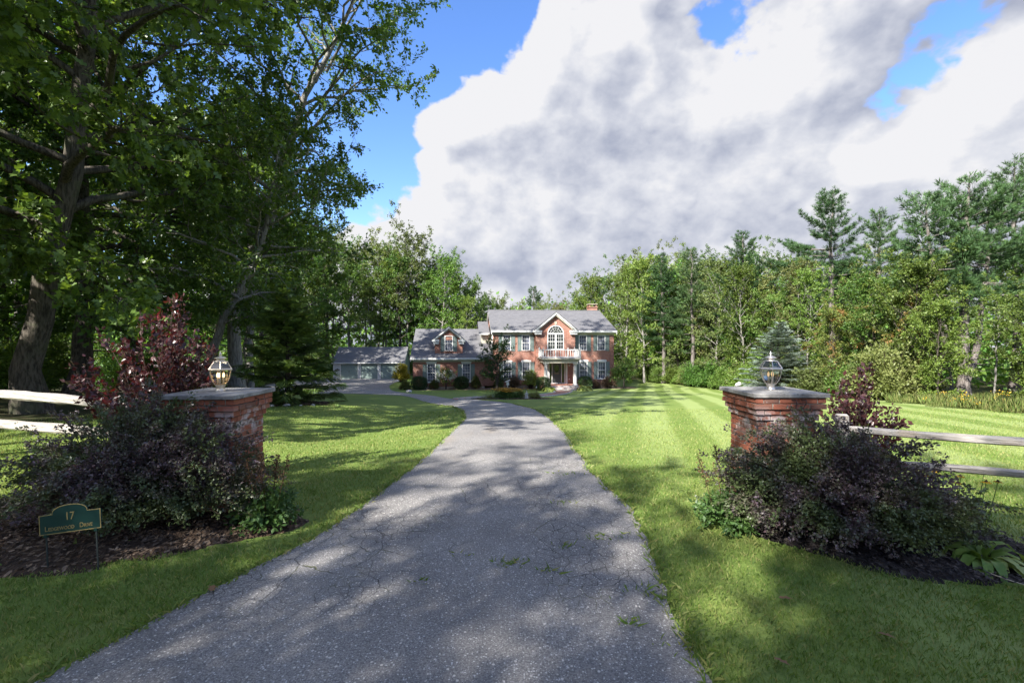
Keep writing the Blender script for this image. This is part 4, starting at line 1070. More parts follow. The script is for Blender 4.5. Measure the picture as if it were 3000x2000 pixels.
# ---------------------------------------------------------------- planting at the pillars
L_BARB = leafmat('barberry_leaf', [(0.065,0.073,0.044),(0.117,0.083,0.096),(0.156,0.112,0.138),(0.098,0.107,0.062),(0.202,0.130,0.146)], 0.20, 0.42, 0, 0, 0.5, patch=((0.085,0.120,0.042), 1.9, 0.43, 0.58), tcol=(1.5, 0.9, 0.7))
L_RED = leafmat('purple_leaf', [(0.050,0.027,0.030),(0.074,0.034,0.038),(0.092,0.036,0.036),(0.068,0.042,0.034)], 0.25, 0.35, 0, 0, 0.55, patch=((0.22,0.030,0.034), 1.5, 0.60, 0.70), tcol=(1.9, 0.55, 0.45))
def barberry(seed, loc, rz, label, rx, ry, h, tilt, n=330):
    w, l = shrub(seed, rx, ry, h, n, 58, 0.029, arch=0.55, inner=0.22, lump=0.20, jit=0.024, ros=4, tilt=tilt)
    shell(seed+1, rx*0.86, ry*0.86, h*0.88, 22000, 0.030, l, tilt, 0.16)
    return plant('barberry_bush', label, 'bush', w, l, M_TWIG, L_BARB, loc, rz, 'purple barberry bushes at the pillars', names=('stems', 'foliage'))
barberry(31, (-3.95, 4.74, gzf(-3.95, 4.74)), 0.05, 'large dark purple barberry bush in front of the left pillar', 1.30, 0.66, 1.22, (0.16, 0.12), 380)
barberry(37, (3.28, 4.46, gzf(3.28, 4.46)), -0.16, 'large dark purple barberry bush in front of the right pillar', 1.20, 0.70, 1.00, (-0.22, 0.10), 340)
w, l = shrub(41, 1.0, 0.8, 2.35, 54, 100, 0.070, arch=0.2, inner=0.25, lump=0.12, jit=0.03, upright=1, stem_r=0.010, ros=1, min_el=0.55)
plant('red_leaf_shrub', 'tall reddish purple leaved shrub behind the left pillar bush', 'shrub', w, l, M_TWIG, L_RED, (-4.75, 6.15, gzf(-4.75, 6.15)), 0.4, 'purple leaved shrubs', names=('stems', 'foliage'))
w, l = shrub(43, 0.55, 0.5, 1.5, 30, 84, 0.066, arch=0.2, inner=0.18, lump=0.12, jit=0.03, upright=1, stem_r=0.008, ros=1, min_el=0.62)
plant('red_leaf_shrub', 'slender dark purple leaved shrub beside the right pillar', 'shrub', w, l, M_TWIG, L_RED, (4.42, 5.75, gzf(4.42, 5.75)), 0.0, 'purple leaved shrubs', names=('stems', 'foliage'))

# astilbes with spent brown plumes
L_AST = leafmat('astilbe_leaf', [(0.045,0.095,0.026),(0.065,0.130,0.034),(0.095,0.165,0.046)], 0.25, 0.45, 0, 0)
M_PLUME = leafmat('spent_plume', [(0.10,0.055,0.028),(0.16,0.09,0.04),(0.07,0.04,0.022)], 0.1, 0.8, 0, 0)
def plumes(seed, n, h, spread):
    r = np.random.default_rng(seed); g = Geo(); P = []; Dd = []
    for i in range(n):
        x, y = r.normal(size=2)*spread; hh = h*r.uniform(0.8, 1.1); s = np.linspace(0, 1, 5); top = np.array([x*1.3, y*1.3, hh])
        C = np.array([x*0.5, y*0.5, 0.1])*(1-s[:, None]) + top*s[:, None]; g.add(*tube_np(C, np.full(5, 0.0035), 3))
        for q in np.linspace(0.52, 1.0, 26):
            for k in range(3):
                a = r.uniform(0, 6.28); wd = 0.075*(1.02-q)/0.5+0.008; d = np.array([math.cos(a), math.sin(a), 0.9]); c = np.array([x*0.5, y*0.5, 0.1])*(1-q)+top*q
                P.append(c + np.array([math.cos(a), math.sin(a), 0.4])*wd*r.uniform(0, 0.8)); Dd.append(d)
    P = np.array(P); Dd = np.array(Dd)
    place_leaves(g, P, Dd, 0.032*r.uniform(0.6, 1.3, len(P)), T_NARROW, F_NARROW, r, 0.2, 0, 0); return g
def astilbe(seed, loc, label, sc, n):
    t = thing('astilbe', label, 'plant', loc, 0, 'astilbes beside the pillars')
    w, l = shrub(seed, 0.34*sc, 0.32*sc, 0.40*sc, 70, 26, 0.055, arch=0.5, inner=0.3, jit=0.03, ros=1, stem_r=0.003)
    obj('leaf_stems', w.mesh('leaf_stems', [L_AST]), t); obj('foliage', l.mesh('foliage', [L_AST]), t)
    obj('seed_plumes', plumes(seed+1, n, 0.86*sc, 0.11*sc).mesh('seed_plumes', [M_PLUME]), t)
astilbe(51, (-2.62, 4.85, gzf(-2.62, 4.85)), 'astilbe with brown seed plumes right of the left pillar', 1.0, 9)
astilbe(55, (2.25, 4.75, gzf(2.25, 4.75)), 'astilbe with brown seed plumes left of the right barberry', 0.9, 5)

# hosta and yellow coneflowers by the right bush
L_HOSTA = leafmat('hosta_leaf', [(0.10,0.19,0.035),(0.15,0.25,0.05),(0.20,0.30,0.07)], 0.3, 0.4, 0, 0, patch=((0.30,0.36,0.12), 3.0, 0.5, 0.6))
L_HOSTA_Y = leafmat('golden_hosta_leaf', [(0.22,0.29,0.05),(0.30,0.36,0.08),(0.40,0.44,0.16)], 0.3, 0.4, 0, 0)
hp = thing('hosta', 'green hosta with arching leaves at the right end of the right bed', 'plant', (4.12, 3.98, gzf(4.12, 3.98)))
obj('leaves', rosette(61, 40, 0.38, 0.065, 1.0, 1.0).mesh('hosta', [L_HOSTA]), hp)
M_PETAL = leafmat('yellow_petal', [(0.72,0.42,0.03),(0.80,0.50,0.04)], 0.3, 0.5, 0, 0, tcol=(1, .9, .5))
M_CONE = simple('flower_cone', (0.05, 0.03, 0.015), 0.8)
def daisies(name, label, loc, n, spread, h, seed, group=None, rad=0.035):
    r = np.random.default_rng(seed); t = thing(name, label, 'flowers', loc, 0, group)
    st = Geo(); pe = Geo(); co = Geo(); P = []; Dd = []
    for i in range(n):
        x, y = r.normal(size=2)*np.array(spread); z = h*r.uniform(0.8, 1.12); top = np.array([x, y, z]); s = np.linspace(0, 1, 4)[:, None]
        st.add(*tube_np(np.array([x*0.8, y*0.8, 0])*(1-s)+top*s, np.full(4, 0.004), 3))
        for k in range(11):
            a = 2*math.pi*k/11; P.append(top); Dd.append((math.cos(a), math.sin(a), -0.15))
        a = np.linspace(0, 2*np.pi, 6, endpoint=False); ring = np.stack([np.cos(a)*rad*0.35, np.sin(a)*rad*0.35, np.zeros(6)], 1)+top
        co.add(np.concatenate([ring, [top+np.array([0, 0, rad*0.5])]]), np.array([(k, (k+1) % 6, 6) for k in range(6)]))
    P = np.array(P); Dd = unit(np.array(Dd, float))
    V, Fs = scatter(P, Dd, np.repeat([[0, 0, 1.0]], len(P), 0)+r.normal(size=P.shape)*0.1, np.full(len(P), rad), T_NARROW, F_NARROW)
    pe.add(V, Fs[0])
    obj('flower_stems', st.mesh('flower_stems', [L_AST]), t); tag(obj('petals', pe.mesh('petals', [M_PETAL]), t), kind='stuff'); tag(obj('cones', co.mesh('cones', [M_CONE]), t), kind='stuff')
    return t
daisies('coneflowers', 'few yellow coneflowers behind the right end of the right barberry', (4.7, 5.0, gzf(4.7, 5.0)), 12, (0.28, 0.28), 0.55, 71, rad=0.05)
# dead stick on the mulch
stk = MB().tube([(3.90, 3.72, gzf(3.9, 3.72)+0.06), (3.98, 3.62, gzf(3.98, 3.62)+0.055), (4.12, 3.50, gzf(4.12, 3.5)+0.05)], [0.004, 0.004, 0.002], 5).build('dead_stick', simple('straw', (0.40, 0.34, 0.25)))
tag(stk, 'pale dead stalk lying beside the hosta', 'stick')
# dry fallen leaves on the near grass
M_DRY = leafmat('dry_leaf', [(0.16,0.085,0.045),(0.22,0.12,0.06),(0.12,0.07,0.045)], 0.1, 0.8, 0, 0)
rl = np.random.default_rng(77)
for k, (x, y) in enumerate([(1.62, 2.82), (2.45, 3.05), (2.02, 3.45), (-2.35, 3.55)]):
    V, Fs = scatter(np.array([[x, y, gzf(x, y)+0.045]]), np.array([[rl.normal(), rl.normal(), 0.1]]), np.array([[0.3, 0.1, 1.0]]), np.array([0.10]), T_OAK, F_OAK)
    tag(obj('fallen_leaf', mesh_np('fallen_leaf', V, [(Fs[0], 0)], [M_DRY])), ['brown fallen leaf on the grass right beside the drive', 'brown fallen leaf on the grass before the right mulch bed', 'brown fallen leaf on the grass left of the right mulch bed', 'brown fallen leaf on the grass left of the drive'][k], 'leaf', 'fallen leaves on the near grass')

# ---------------------------------------------------------------- brick house
M_BRICK = brick_material('house_brick', [(0.26, 0.092, 0.060), (0.375, 0.160, 0.108), (0.29, 0.108, 0.072), (0.16, 0.060, 0.044)], (0.40, 0.34, 0.29))
M_SHING = brick_material('roof_shingle', [(0.105, 0.105, 0.112), (0.165, 0.162, 0.166), (0.125, 0.125, 0.136), (0.22, 0.215, 0.215)], (0.08, 0.08, 0.088), 0.32, 0.058, 'roof', 0.006, 0.9)
M_TRIM = simple('white_trim', (0.64, 0.64, 0.62), 0.5, 0.05)
M_CREAM = simple('cream_trim', (0.47, 0.45, 0.36), 0.5, 0.06)
M_SHUT = simple('shutter_green', (0.150, 0.190, 0.178), 0.5, 0.08)
M_CONC = simple('foundation', (0.42, 0.37, 0.30), 0.9, 0.2, 3, bumps=0.4)
M_PORCH = brick_material('porch_brick', [(0.42, 0.17, 0.115), (0.50, 0.23, 0.16), (0.45, 0.2, 0.14), (0.40, 0.17, 0.12)], (0.42, 0.34, 0.28), 0.2, 0.1, 'flat')
M_COLUMN = simple('column_white', (0.64, 0.62, 0.57), 0.5, 0.05)
M_DOORP = simple('door_grey', (0.085, 0.092, 0.088), 0.45, 0.08)
def window_glass(name, c, c2):
    m, t, p, o = newmat(name); pos = coords(t)
    t.links.new(mixc(t, sstep(t, noise(t, pos, 1.1, 3), 0.42, 0.58), c, c2), p.inputs['Base Color'])
    p.inputs['Roughness'].default_value = 0.08; p.inputs['Specular IOR Level'].default_value = 0.45; return m
M_PANE = window_glass('window_pane', (0.045, 0.055, 0.080), (0.135, 0.145, 0.190))
M_PANE_D = window_glass('dark_pane', (0.015, 0.018, 0.018), (0.045, 0.052, 0.045))
M_PANE_G = window_glass('door_light', (0.030, 0.050, 0.012), (0.095, 0.125, 0.030))

house = thing('brick_house', 'two storey red brick house with grey roof and white portico', 'house', (HX, HY, HG), HROT)
def wall_holes(mb, x0, x1, z0, z1, y, holes, depth=0.13):
    xs = sorted({x0, x1} | {h[0] for h in holes} | {h[1] for h in holes}); zs = sorted({z0, z1} | {h[2] for h in holes} | {h[3] for h in holes})
    for i in range(len(xs)-1):
        for j in range(len(zs)-1):
            cx, cz = (xs[i]+xs[i+1])/2, (zs[j]+zs[j+1])/2
            if any(h[0] < cx < h[1] and h[2] < cz < h[3] for h in holes): continue
            mb.add([(xs[i], y, zs[j]), (xs[i+1], y, zs[j]), (xs[i+1], y, zs[j+1]), (xs[i], y, zs[j+1])], [(0, 1, 2, 3)])
    for a, b, c, d in holes:
        mb.add([(a, y, c), (b, y, c), (b, y+depth, c), (a, y+depth, c)], [(0, 1, 2, 3)])
        mb.add([(a, y, d), (b, y, d), (b, y+depth, d), (a, y+depth, d)], [(3, 2, 1, 0)])
        mb.add([(a, y, c), (a, y+depth, c), (a, y+depth, d), (a, y, d)], [(0, 1, 2, 3)])
        mb.add([(b, y, c), (b, y+depth, c), (b, y+depth, d), (b, y, d)], [(3, 2, 1, 0)])
    return mb
def window(parent, cx, z0, z1, y, w=0.84, pane=M_PANE, cap=False, cols=3):
    """double-hung sash window set in an opening cx-w/2 .. cx+w/2; its pieces hang under one part"""
    a, b = cx-w/2, cx+w/2; f = 0.05
    fr = MB().box(a-0.03, a+f, y-0.035, y+0.11, z0, z1).box(b-f, b+0.03, y-0.035, y+0.11, z0, z1).box(a-0.029, b+0.029, y-0.034, y+0.11, z1-f, z1+0.03).box(a+f, b-f, y-0.01, y+0.10, z0+0.001, z0+f)
    win = fr.build('window', M_TRIM, parent)
    zm = (z0+z1)/2; g = MB()
    g.add([(a, y+0.085, z0), (b, y+0.085, z0), (b, y+0.085, zm), (a, y+0.085, zm)], [(0, 1, 2, 3)]).add([(a, y+0.06, zm), (b, y+0.06, zm), (b, y+0.06, z1), (a, y+0.06, z1)], [(0, 1, 2, 3)])
    g.build('glass', pane, win)
    mu = MB()
    for (za, zb_, yy) in ((z0+f, zm, 0.07), (zm, z1-f, 0.045)):
        for k in range(1, cols): x = a+f+(b-a-2*f)*k/cols; mu.box(x-0.009, x+0.009, y+yy, y+yy+0.012, za, zb_)
        for k in range(1, 2 if zb_-za < 0.9 else 3): z = za+(zb_-za)*k/(2 if zb_-za < 0.9 else 3); mu.box(a+f, b-f, y+yy-0.002, y+yy+0.010, z-0.009, z+0.009)
    mu.build('muntins', M_TRIM, win)
    MB().box(a+f-0.005, b-f+0.005, y+0.02, y+0.078, zm-0.028, zm+0.028).build('meeting_rail', M_TRIM, win)
    if cap:
        pts = [(a-0.09, z1+0.032), (b+0.09, z1+0.032), (b+0.13, z1+0.15)] + [(cx+(w/2+0.13)*math.cos(q), z1+0.15+0.10*math.sin(q)) for q in np.linspace(0.25, math.pi-0.25, 9)] + [(a-0.13, z1+0.15)]
        MB().prism_xz(pts, y-0.075, y+0.02).build('pediment', M_TRIM, win)
    MB().box(a-0.07, b+0.07, y-0.06, y+0.10, z0-0.07, z0-0.002).build('sill', M_TRIM if cap else M_BRICK, win)
    return win
def shutter(parent, x0, x1, z0, z1, y):
    """board frame with two recessed raised panels"""
    m = MB(); f = 0.06; zm = z0+(z1-z0)*0.46
    m.box(x0, x0+f, y-0.045, y-0.005, z0, z1).box(x1-f, x1, y-0.045, y-0.005, z0, z1)
    for za, zb_ in ((z0, z0+f), (zm-f/2, zm+f/2), (z1-f, z1)): m.box(x0+f, x1-f, y-0.044, y-0.006, za, zb_)
    for za, zb_ in ((z0+f, zm-f/2), (zm+f/2, z1-f)):
        m.box(x0+f, x1-f, y-0.022, y-0.007, za, zb_); m.box(x0+f+0.035, x1-f-0.035, y-0.036, y-0.022, za+0.035, zb_-0.035)
    return m.build('shutter', M_SHUT, parent)

W_UP = [1.475, 3.51, 9.70, 11.74]; W_LO = [1.53, 3.54, 9.76, 11.79]; ww = 0.84
UZ0, UZ1, LZ0, LZ1 = 3.93, 5.58, 0.88, 2.70
BY = -0.60                                   # the middle bay stands forward
holes = [(c-ww/2, c+ww/2, UZ0, UZ1) for c in W_UP] + [(c-ww/2, c+ww/2, LZ0, LZ1) for c in W_LO]
mw = MB()
wall_holes(mw, 0, 4.5, 0.22, 5.90, 0.0, [h for h in holes if h[1] < 4.5])
wall_holes(mw, 8.7, 13.15, 0.22, 5.90, 0.0, [h for h in holes if h[0] > 8.7])
mw.add([(0, 0, .22), (0, 12, .22), (0, 12, 5.9), (0, 6, 8.45), (0, 0, 5.9)], [(4, 3, 2, 1, 0)])
mw.add([(13.15, 0, .22), (13.15, 12, .22), (13.15, 12, 5.9), (13.15, 6, 8.45), (13.15, 0, 5.9)], [(0, 1, 2, 3, 4)])
mw.add([(0, 12, .22), (13.15, 12, .22), (13.15, 12, 5.9), (0, 12, 5.9)], [(3, 2, 1, 0)])
mw.build('wall', M_BRICK, house)
MB().box(-0.03, 13.18, -0.03, 12.03, -0.4, 0.22).build('foundation', M_CONC, house)
# middle bay with gable
mb = MB()
wall_holes(mb, 4.5, 8.7, 0.0, 5.90, BY, [(5.86, 7.62, 0.46, 2.66)], 0.35)
mb.add([(4.5, BY, 5.9), (8.7, BY, 5.9), (8.7, BY, 6.0), (6.6, BY, 7.78), (4.5, BY, 6.0)], [(0, 1, 2, 3, 4)])
mb.add([(4.5, BY, 0), (4.5, 0.05, 0), (4.5, 0.05, 6.0), (4.5, BY, 6.0)], [(3, 2, 1, 0)]).add([(8.7, BY, 0), (8.7, 0.05, 0), (8.7, 0.05, 6.0), (8.7, BY, 6.0)], [(0, 1, 2, 3)])
mb.build('bay_wall', M_BRICK, house)
# quoins: proud blocks of brick at the corners
qm = None
for cx_, yy in ((4.73, BY), (8.47, BY), (0.26, 0.0), (12.89, 0.0)):
    for k in range(12):
        z = 0.5+k*0.47
        if z > 5.5 or (2.4 < z < 3.5 and yy < 0): continue
        if qm is None:
            q = MB().box(-0.23, 0.23, -0.03, 0.01, 0, 0.34).build('quoin', M_BRICK, house); qm = q.data
        else: q = obj('quoin', qm, house)
        q.location = (cx_, yy, z)
for c in W_UP: window(house, c, UZ0, UZ1, 0.0)
for c in W_LO: window(house, c, LZ0, LZ1, 0.0, cap=True)
for c in W_UP: shutter(house, c-ww/2-0.46, c-ww/2-0.045, UZ0-0.05, UZ1+0.02, 0); 
for c in W_UP: shutter(house, c+ww/2+0.045, c+ww/2+0.46, UZ0-0.05, UZ1+0.02, 0)
for c in W_LO: shutter(house, c-ww/2-0.46, c-ww/2-0.045, LZ0-0.05, LZ1+0.02, 0); shutter(house, c+ww/2+0.045, c+ww/2+0.46, LZ0-0.05, LZ1+0.02, 0)
# main roof, eaves, rakes
def gable_roof(name, x0, x1, ye, ze, yr, zr, yb, zb_, th=0.14, parent=house, mat=M_SHING):
    m = MB()
    m.add([(x0, ye, ze), (x1, ye, ze), (x1, yr, zr), (x0, yr, zr), (x0, yb, zb_), (x1, yb, zb_)], [(0, 1, 2, 3), (3, 2, 5, 4)])
    m.add([(x0, ye, ze-th), (x1, ye, ze-th), (x1, yr, zr-th), (x0, yr, zr-th), (x0, yb, zb_-th), (x1, yb, zb_-th)], [(3, 2, 1, 0), (4, 5, 2, 3)])
    for x in (x0, x1): m.add([(x, ye, ze), (x, ye, ze-th), (x, yr, zr-th), (x, yr, zr), (x, yb, zb_-th), (x, yb, zb_)], [(0, 1, 2, 3), (3, 2, 4, 5)])
    m.add([(x0, ye, ze), (x1, ye, ze), (x1, ye, ze-th), (x0, ye, ze-th)], [(3, 2, 1, 0)])
    return m.build(name, mat, parent)
roof = gable_roof('roof', -0.22, 13.38, -0.45, 6.07, 6.0, 8.60, 12.45, 6.07)
MB().tube([(-0.22, 6.0, 8.61), (13.38, 6.0, 8.61)], 0.07, 6).build('ridge_cap', M_SHING, roof)
def rake_board(parent, x, ye, ze, yr, zr, yb, zb_, hgt=0.24, t_=0.04):
    m = MB()
    for (ya, za, yb2, zb2) in ((ye, ze, yr, zr), (yr, zr, yb, zb_)):
        m.add([(x-t_, ya, za-0.145), (x+t_, ya, za-0.145), (x+t_, yb2, zb2-0.145), (x-t_, yb2, zb2-0.145), (x-t_, ya, za-hgt-0.145), (x+t_, ya, za-hgt-0.145), (x+t_, yb2, zb2-hgt-0.145), (x-t_, yb2, zb2-hgt-0.145)],
              [(0, 1, 2, 3), (7, 6, 5, 4), (0, 3, 7, 4), (1, 5, 6, 2), (0, 4, 5, 1), (3, 2, 6, 7)])
    return m.build('rake_board', M_TRIM, parent)
rake_board(house, -0.16, -0.44, 6.07, 6.0, 8.60, 12.44, 6.07); rake_board(house, 13.32, -0.44, 6.07, 6.0, 8.60, 12.44, 6.07)
for x0, x1 in ((-0.2, 4.28), (8.92, 13.36)):
    MB().box(x0, x1, -0.50, -0.40, 5.86, 6.045).build('gutter', M_TRIM, house, bevel=0.02)
    MB().box(x0+0.15, x1-0.15, -0.40, -0.002, 5.80, 5.858).build('soffit', M_TRIM, house)
    MB().box(max(x0, 0)+0.002, min(x1, 13.15)-0.002, -0.05, 0.0, 5.60, 5.798).build('frieze', M_CREAM, house)
# bay gable roof
def front_gable(parent, xc, hw, ze, za, y0, y1, th, rake, ret_w, ret_h, mat=M_SHING):
    m = MB(); s = (za-ze)/hw
    for sg_ in (-1, 1):
        e = xc+sg_*hw
        q = [(e, y0, ze), (xc, y0, za), (xc, y1, za), (e, y1, ze)]; lo = [(x, y, z-th) for x, y, z in q]
        fs = [(0, 1, 2, 3), (7, 6, 5, 4), (0, 4, 5, 1), (1, 5, 6, 2), (2, 6, 7, 3), (3, 7, 4, 0)]
        m.add(q+lo, fs)
    rf = m.build('gable_roof', mat, parent)
    for sg_ in (-1, 1):
        e = xc+sg_*hw
        rb = MB().prism_xz([(e, ze-th), (xc, za-th), (xc, za-th-rake), (e, ze-th-rake)][::sg_], y0+0.02, y0+0.10).build('rake_board', M_TRIM, parent)
        MB().prism_xz([(e-sg_*0.05, ze-th-rake), (xc, za-th-rake-0.045), (xc, za-th-rake-0.045-rake*0.55), (e-sg_*0.05, ze-th-rake-rake*0.55)][::sg_], y0+0.10, y0+0.42).build('rake_frieze', M_CREAM, parent)
        MB().box(min(e, e-sg_*ret_w)-(0.04 if sg_ < 0 else 0), max(e, e-sg_*ret_w)+(0.04 if sg_ > 0 else 0), y0+0.005, y0+0.55, ze-th-0.02-ret_h*0.45, ze-th+0.05).build('cornice_return', M_TRIM, parent, bevel=0.02)
        MB().box(min(e-sg_*0.10, e-sg_*(ret_w-0.05)), max(e-sg_*0.10, e-sg_*(ret_w-0.05)), y0+0.08, y0+0.50, ze-th-0.02-ret_h, ze-th-0.022-ret_h*0.45).build('cornice_frieze', M_TRIM, parent)
    return rf
front_gable(house, 6.6, 2.36, 6.12, 8.05, -1.0, 4.9, 0.10, 0.20, 0.86, 0.36)
# arched window over the portico
aw = MB(); R0, R1 = 0.89, 0.80; zc = 5.72; ax_ = 6.6; yF = BY-0.05
N_ = 20
arc = [(ax_+R0*math.cos(a), zc+R0*math.sin(a)) for a in np.linspace(0, math.pi, N_)]; arci = [(ax_+R1*math.cos(a), zc+R1*math.sin(a)) for a in np.linspace(0, math.pi, N_)]
for i in range(N_-1): aw.prism_xz([arc[i], arc[i+1], arci[i+1], arci[i]], yF, BY)
aw.box(ax_-R0, ax_-R1, yF, BY, 4.12, zc).box(ax_+R1, ax_+R0, yF, BY, 4.12, zc).box(ax_-R0-0.03, ax_+R0+0.03, yF-0.02, BY, 4.03, 4.12).box(ax_-R1, ax_+R1, yF-0.01, BY, zc-0.07, zc+0.07).box(ax_-0.085, ax_+0.085, yF-0.008, BY, 4.12, zc-0.07)
pal = aw.build('arched_window', M_TRIM, house)
MB().prism_xz([(ax_+R1*math.cos(a), zc+R1*math.sin(a)) for a in np.linspace(0, math.pi, N_)] + [(ax_-R1, 4.12), (ax_+R1, 4.12)], BY-0.018, BY-0.012).build('glass', M_PANE_D, pal)
mu = MB()
for k in range(1, 6):
    a = math.pi*k/6; d = Vector((math.cos(a), 0, math.sin(a))); p0, p1 = Vector((ax_, yF+0.02, zc))+d*0.30, Vector((ax_, yF+0.02, zc))+d*R1
    mu.tube([p0, p1], 0.012, 4)
for rr in (0.30, 0.58): mu.tube([(ax_+rr*math.cos(a), yF+0.02, zc+rr*math.sin(a)) for a in np.linspace(0, math.pi, 15)], 0.012, 4)
for sx in (-1, 1):
    x0, x1 = sorted((ax_+sx*0.085, ax_+sx*R1))
    mu.box(x0, x1, yF+0.005, yF+0.03, 4.86, 4.92)
    for k in (1, 2): x = x0+(x1-x0)*k/3; mu.box(x-0.011, x+0.011, yF+0.01, yF+0.028, 4.12, zc-0.07)
    for z in (4.50, 5.28): mu.box(x0, x1, yF+0.012, yF+0.026, z-0.011, z+0.011)
mu.build('muntins', M_TRIM, pal)
M_SURR = simple('buff_surround', (0.40, 0.24, 0.15), 0.8, 0.15, 8)
su = MB()
for Ra, Rb in ((1.16, 0.93),):
    A1 = [(ax_+Ra*math.cos(a), zc+Ra*math.sin(a)) for a in np.linspace(0, math.pi, 18)]; A2 = [(ax_+Rb*math.cos(a), zc+Rb*math.sin(a)) for a in np.linspace(0, math.pi, 18)]
    for i in range(17): su.prism_xz([A1[i], A1[i+1], A2[i+1], A2[i]], BY-0.022, BY+0.01)
    su.box(ax_-Ra, ax_-Rb, BY-0.022, BY+0.01, 4.0, zc).box(ax_+Rb, ax_+Ra, BY-0.022, BY+0.01, 4.0, zc)
su.build('arch_surround', M_BRICK, house)
MB().prism_xz([(ax_-0.10, zc+0.94), (ax_+0.10, zc+0.94), (ax_+0.15, zc+1.28), (ax_-0.15, zc+1.28)], BY-0.06, BY).build('keystone', M_CONC, house)

# portico ----------------------------------------------------------
PX0, PX1, PYF = 4.80, 8.62, -2.95
MB().box(PX0-0.05, PX1+0.12, PYF-0.15, BY-0.002, -0.3, 0.44).build('porch_floor', M_PORCH, house)
for k, (yf, z) in enumerate(((PYF-0.55, 0.29), (PYF-0.95, 0.145))):
    st_ = MB().box(5.35, 8.20, yf, PYF-0.152 if k == 0 else PYF-0.552, -0.3, z).build('step', M_PORCH, house)
    MB().box(5.34, 8.21, yf-0.03, yf+0.10, z-0.13, z+0.012).build('granite_edge', M_STONE, st_)
MB().box(PX0+0.2, PX1-0.2, PYF-0.18, PYF-0.05, 0.31, 0.452).build('granite_edge', M_STONE, house)
for xc in (5.17, 8.17):
    c = MB().lathe([(0.27, 0.44), (0.27, 0.52), (0.24, 0.54), (0.235, 0.60), (0.20, 0.63), (0.192, 0.70), (0.190, 1.4), (0.170, 2.35), (0.165, 2.52), (0.185, 2.54), (0.185, 2.57), (0.225, 2.62), (0.23, 2.66)], xc, PYF+0.22, 20).build('column', M_COLUMN, house, True)
    MB().box(xc-0.25, xc+0.25, PYF+0.22-0.25, PYF+0.22+0.25, 2.661, 2.735).build('capital', M_COLUMN, c)
MB().box(4.93, 8.42, PYF+0.02, BY-0.004, 2.737, 2.93).build('architrave', M_CREAM, house)
dn = MB()
for k in range(40): x = 4.93+0.0875*k; dn.box(x, x+0.05, PYF-0.03, PYF+0.019, 2.86, 2.928)
dn.build('dentils', M_CREAM, house)
co_ = MB()
for (x0, x1, y0, z0, z1) in ((4.86, 8.49, PYF-0.06, 2.931, 3.02), (4.76, 8.59, PYF-0.16, 3.021, 3.12), (4.66, 8.69, PYF-0.26, 3.121, 3.235)): co_.box(x0, x1, y0, BY-0.003, z0, z1)
co_.build('cornice', M_CREAM, house, bevel=0.012)
MB().box(4.72, 8.63, PYF-0.20, BY-0.01, 3.236, 3.262).build('balcony_floor', simple('balcony_grey', (0.22, 0.22, 0.25), 0.7), house)
bal = MB().box(4.84, 8.62, PYF-0.155, PYF-0.095, 3.33, 3.39).box(4.84, 8.62, PYF-0.165, PYF-0.085, 4.02, 4.10)
for x in (4.84, 8.62): bal.box(x-0.03, x+0.03, PYF-0.085, BY-0.01, 3.33, 3.39).box(x-0.04, x+0.04, PYF-0.085, BY-0.01, 4.02, 4.10)
bal = bal.build('balustrade', M_TRIM, house)
pm = MB().box(-0.055, 0.055, -0.055, 0.055, 3.262, 4.16).lathe([(0.075, 4.16), (0.075, 4.19), (0.03, 4.21), (0.045, 4.25), (0.03, 4.29), (0.005, 4.31)], n=10).build('post', M_TRIM, bal, loc=(4.84, PYF-0.125, 0))
for x, y in ((6.10, PYF-0.125), (7.36, PYF-0.125), (8.62, PYF-0.125), (4.84, BY-0.09), (8.62, BY-0.09)): obj('post', pm.data, bal, (x, y, 0))
bm_ = None
spots = [(4.84+0.126*k+0.0, PYF-0.125, 0) for k in range(1, 30)] + [(x, PYF-0.125+0.135*k, 0) for x in (4.84, 8.62) for k in range(1, 16)]
for x, y, _ in spots:
    if y == PYF-0.125 and min(abs(x-6.10), abs(x-7.36)) < 0.07: continue
    if y < PYF-0.12 and int(round((x-4.84)/0.126)) % 2: continue
    if bm_ is None: b_ = MB().box(-0.021, 0.021, -0.021, 0.021, 3.385, 4.025).build('baluster', M_TRIM, bal); bm_ = b_.data
    else: b_ = obj('baluster', bm_, bal)
    b_.location = (x, y, 0)
# front door with sidelights
yd = BY+0.16
MB().box(5.86, 5.95, BY-0.05, yd+0.1, 0.44, 2.66).box(7.53, 7.62, BY-0.05, yd+0.1, 0.44, 2.66).box(5.95, 7.53, BY-0.04, yd+0.1, 2.58, 2.66).box(6.20, 6.27, BY+0.02, yd+0.1, 0.46, 2.58).box(7.21, 7.28, BY+0.02, yd+0.1, 0.46, 2.58).box(5.95, 7.53, BY-0.02, yd+0.1, 0.44, 0.54).build('door_frame', M_TRIM, house)
for x0 in (5.62, 7.66): MB().box(x0, x0+0.2, BY-0.09, BY-0.001, 0.44, 2.735).build('pilaster', M_TRIM, house)
door = MB().box(6.27, 7.21, yd, yd+0.05, 0.54, 2.58).build('front_door', M_DOORP, house)
ov = [(6.74+0.27*math.cos(a), 2.02+0.40*math.sin(a)) for a in np.linspace(0, 2*math.pi, 22, endpoint=False)]
MB().prism_xz(ov, yd-0.012, yd+0.001).build('oval_light', M_PANE_G, door)
dp = MB()
for x0, x1 in ((6.36, 6.70), (6.78, 7.12)): dp.box(x0, x1, yd-0.014, yd+0.001, 0.66, 1.30)
dp.build('door_panels', M_DOORP, door, bevel=0.006)
MB().box(6.32, 6.36, yd-0.05, yd, 1.30, 1.58).build('door_handle', M_IRON, door)
MB().box(6.50, 6.98, yd-0.014, yd, 1.48, 1.55).build('brass_plate', M_GOLD, door)
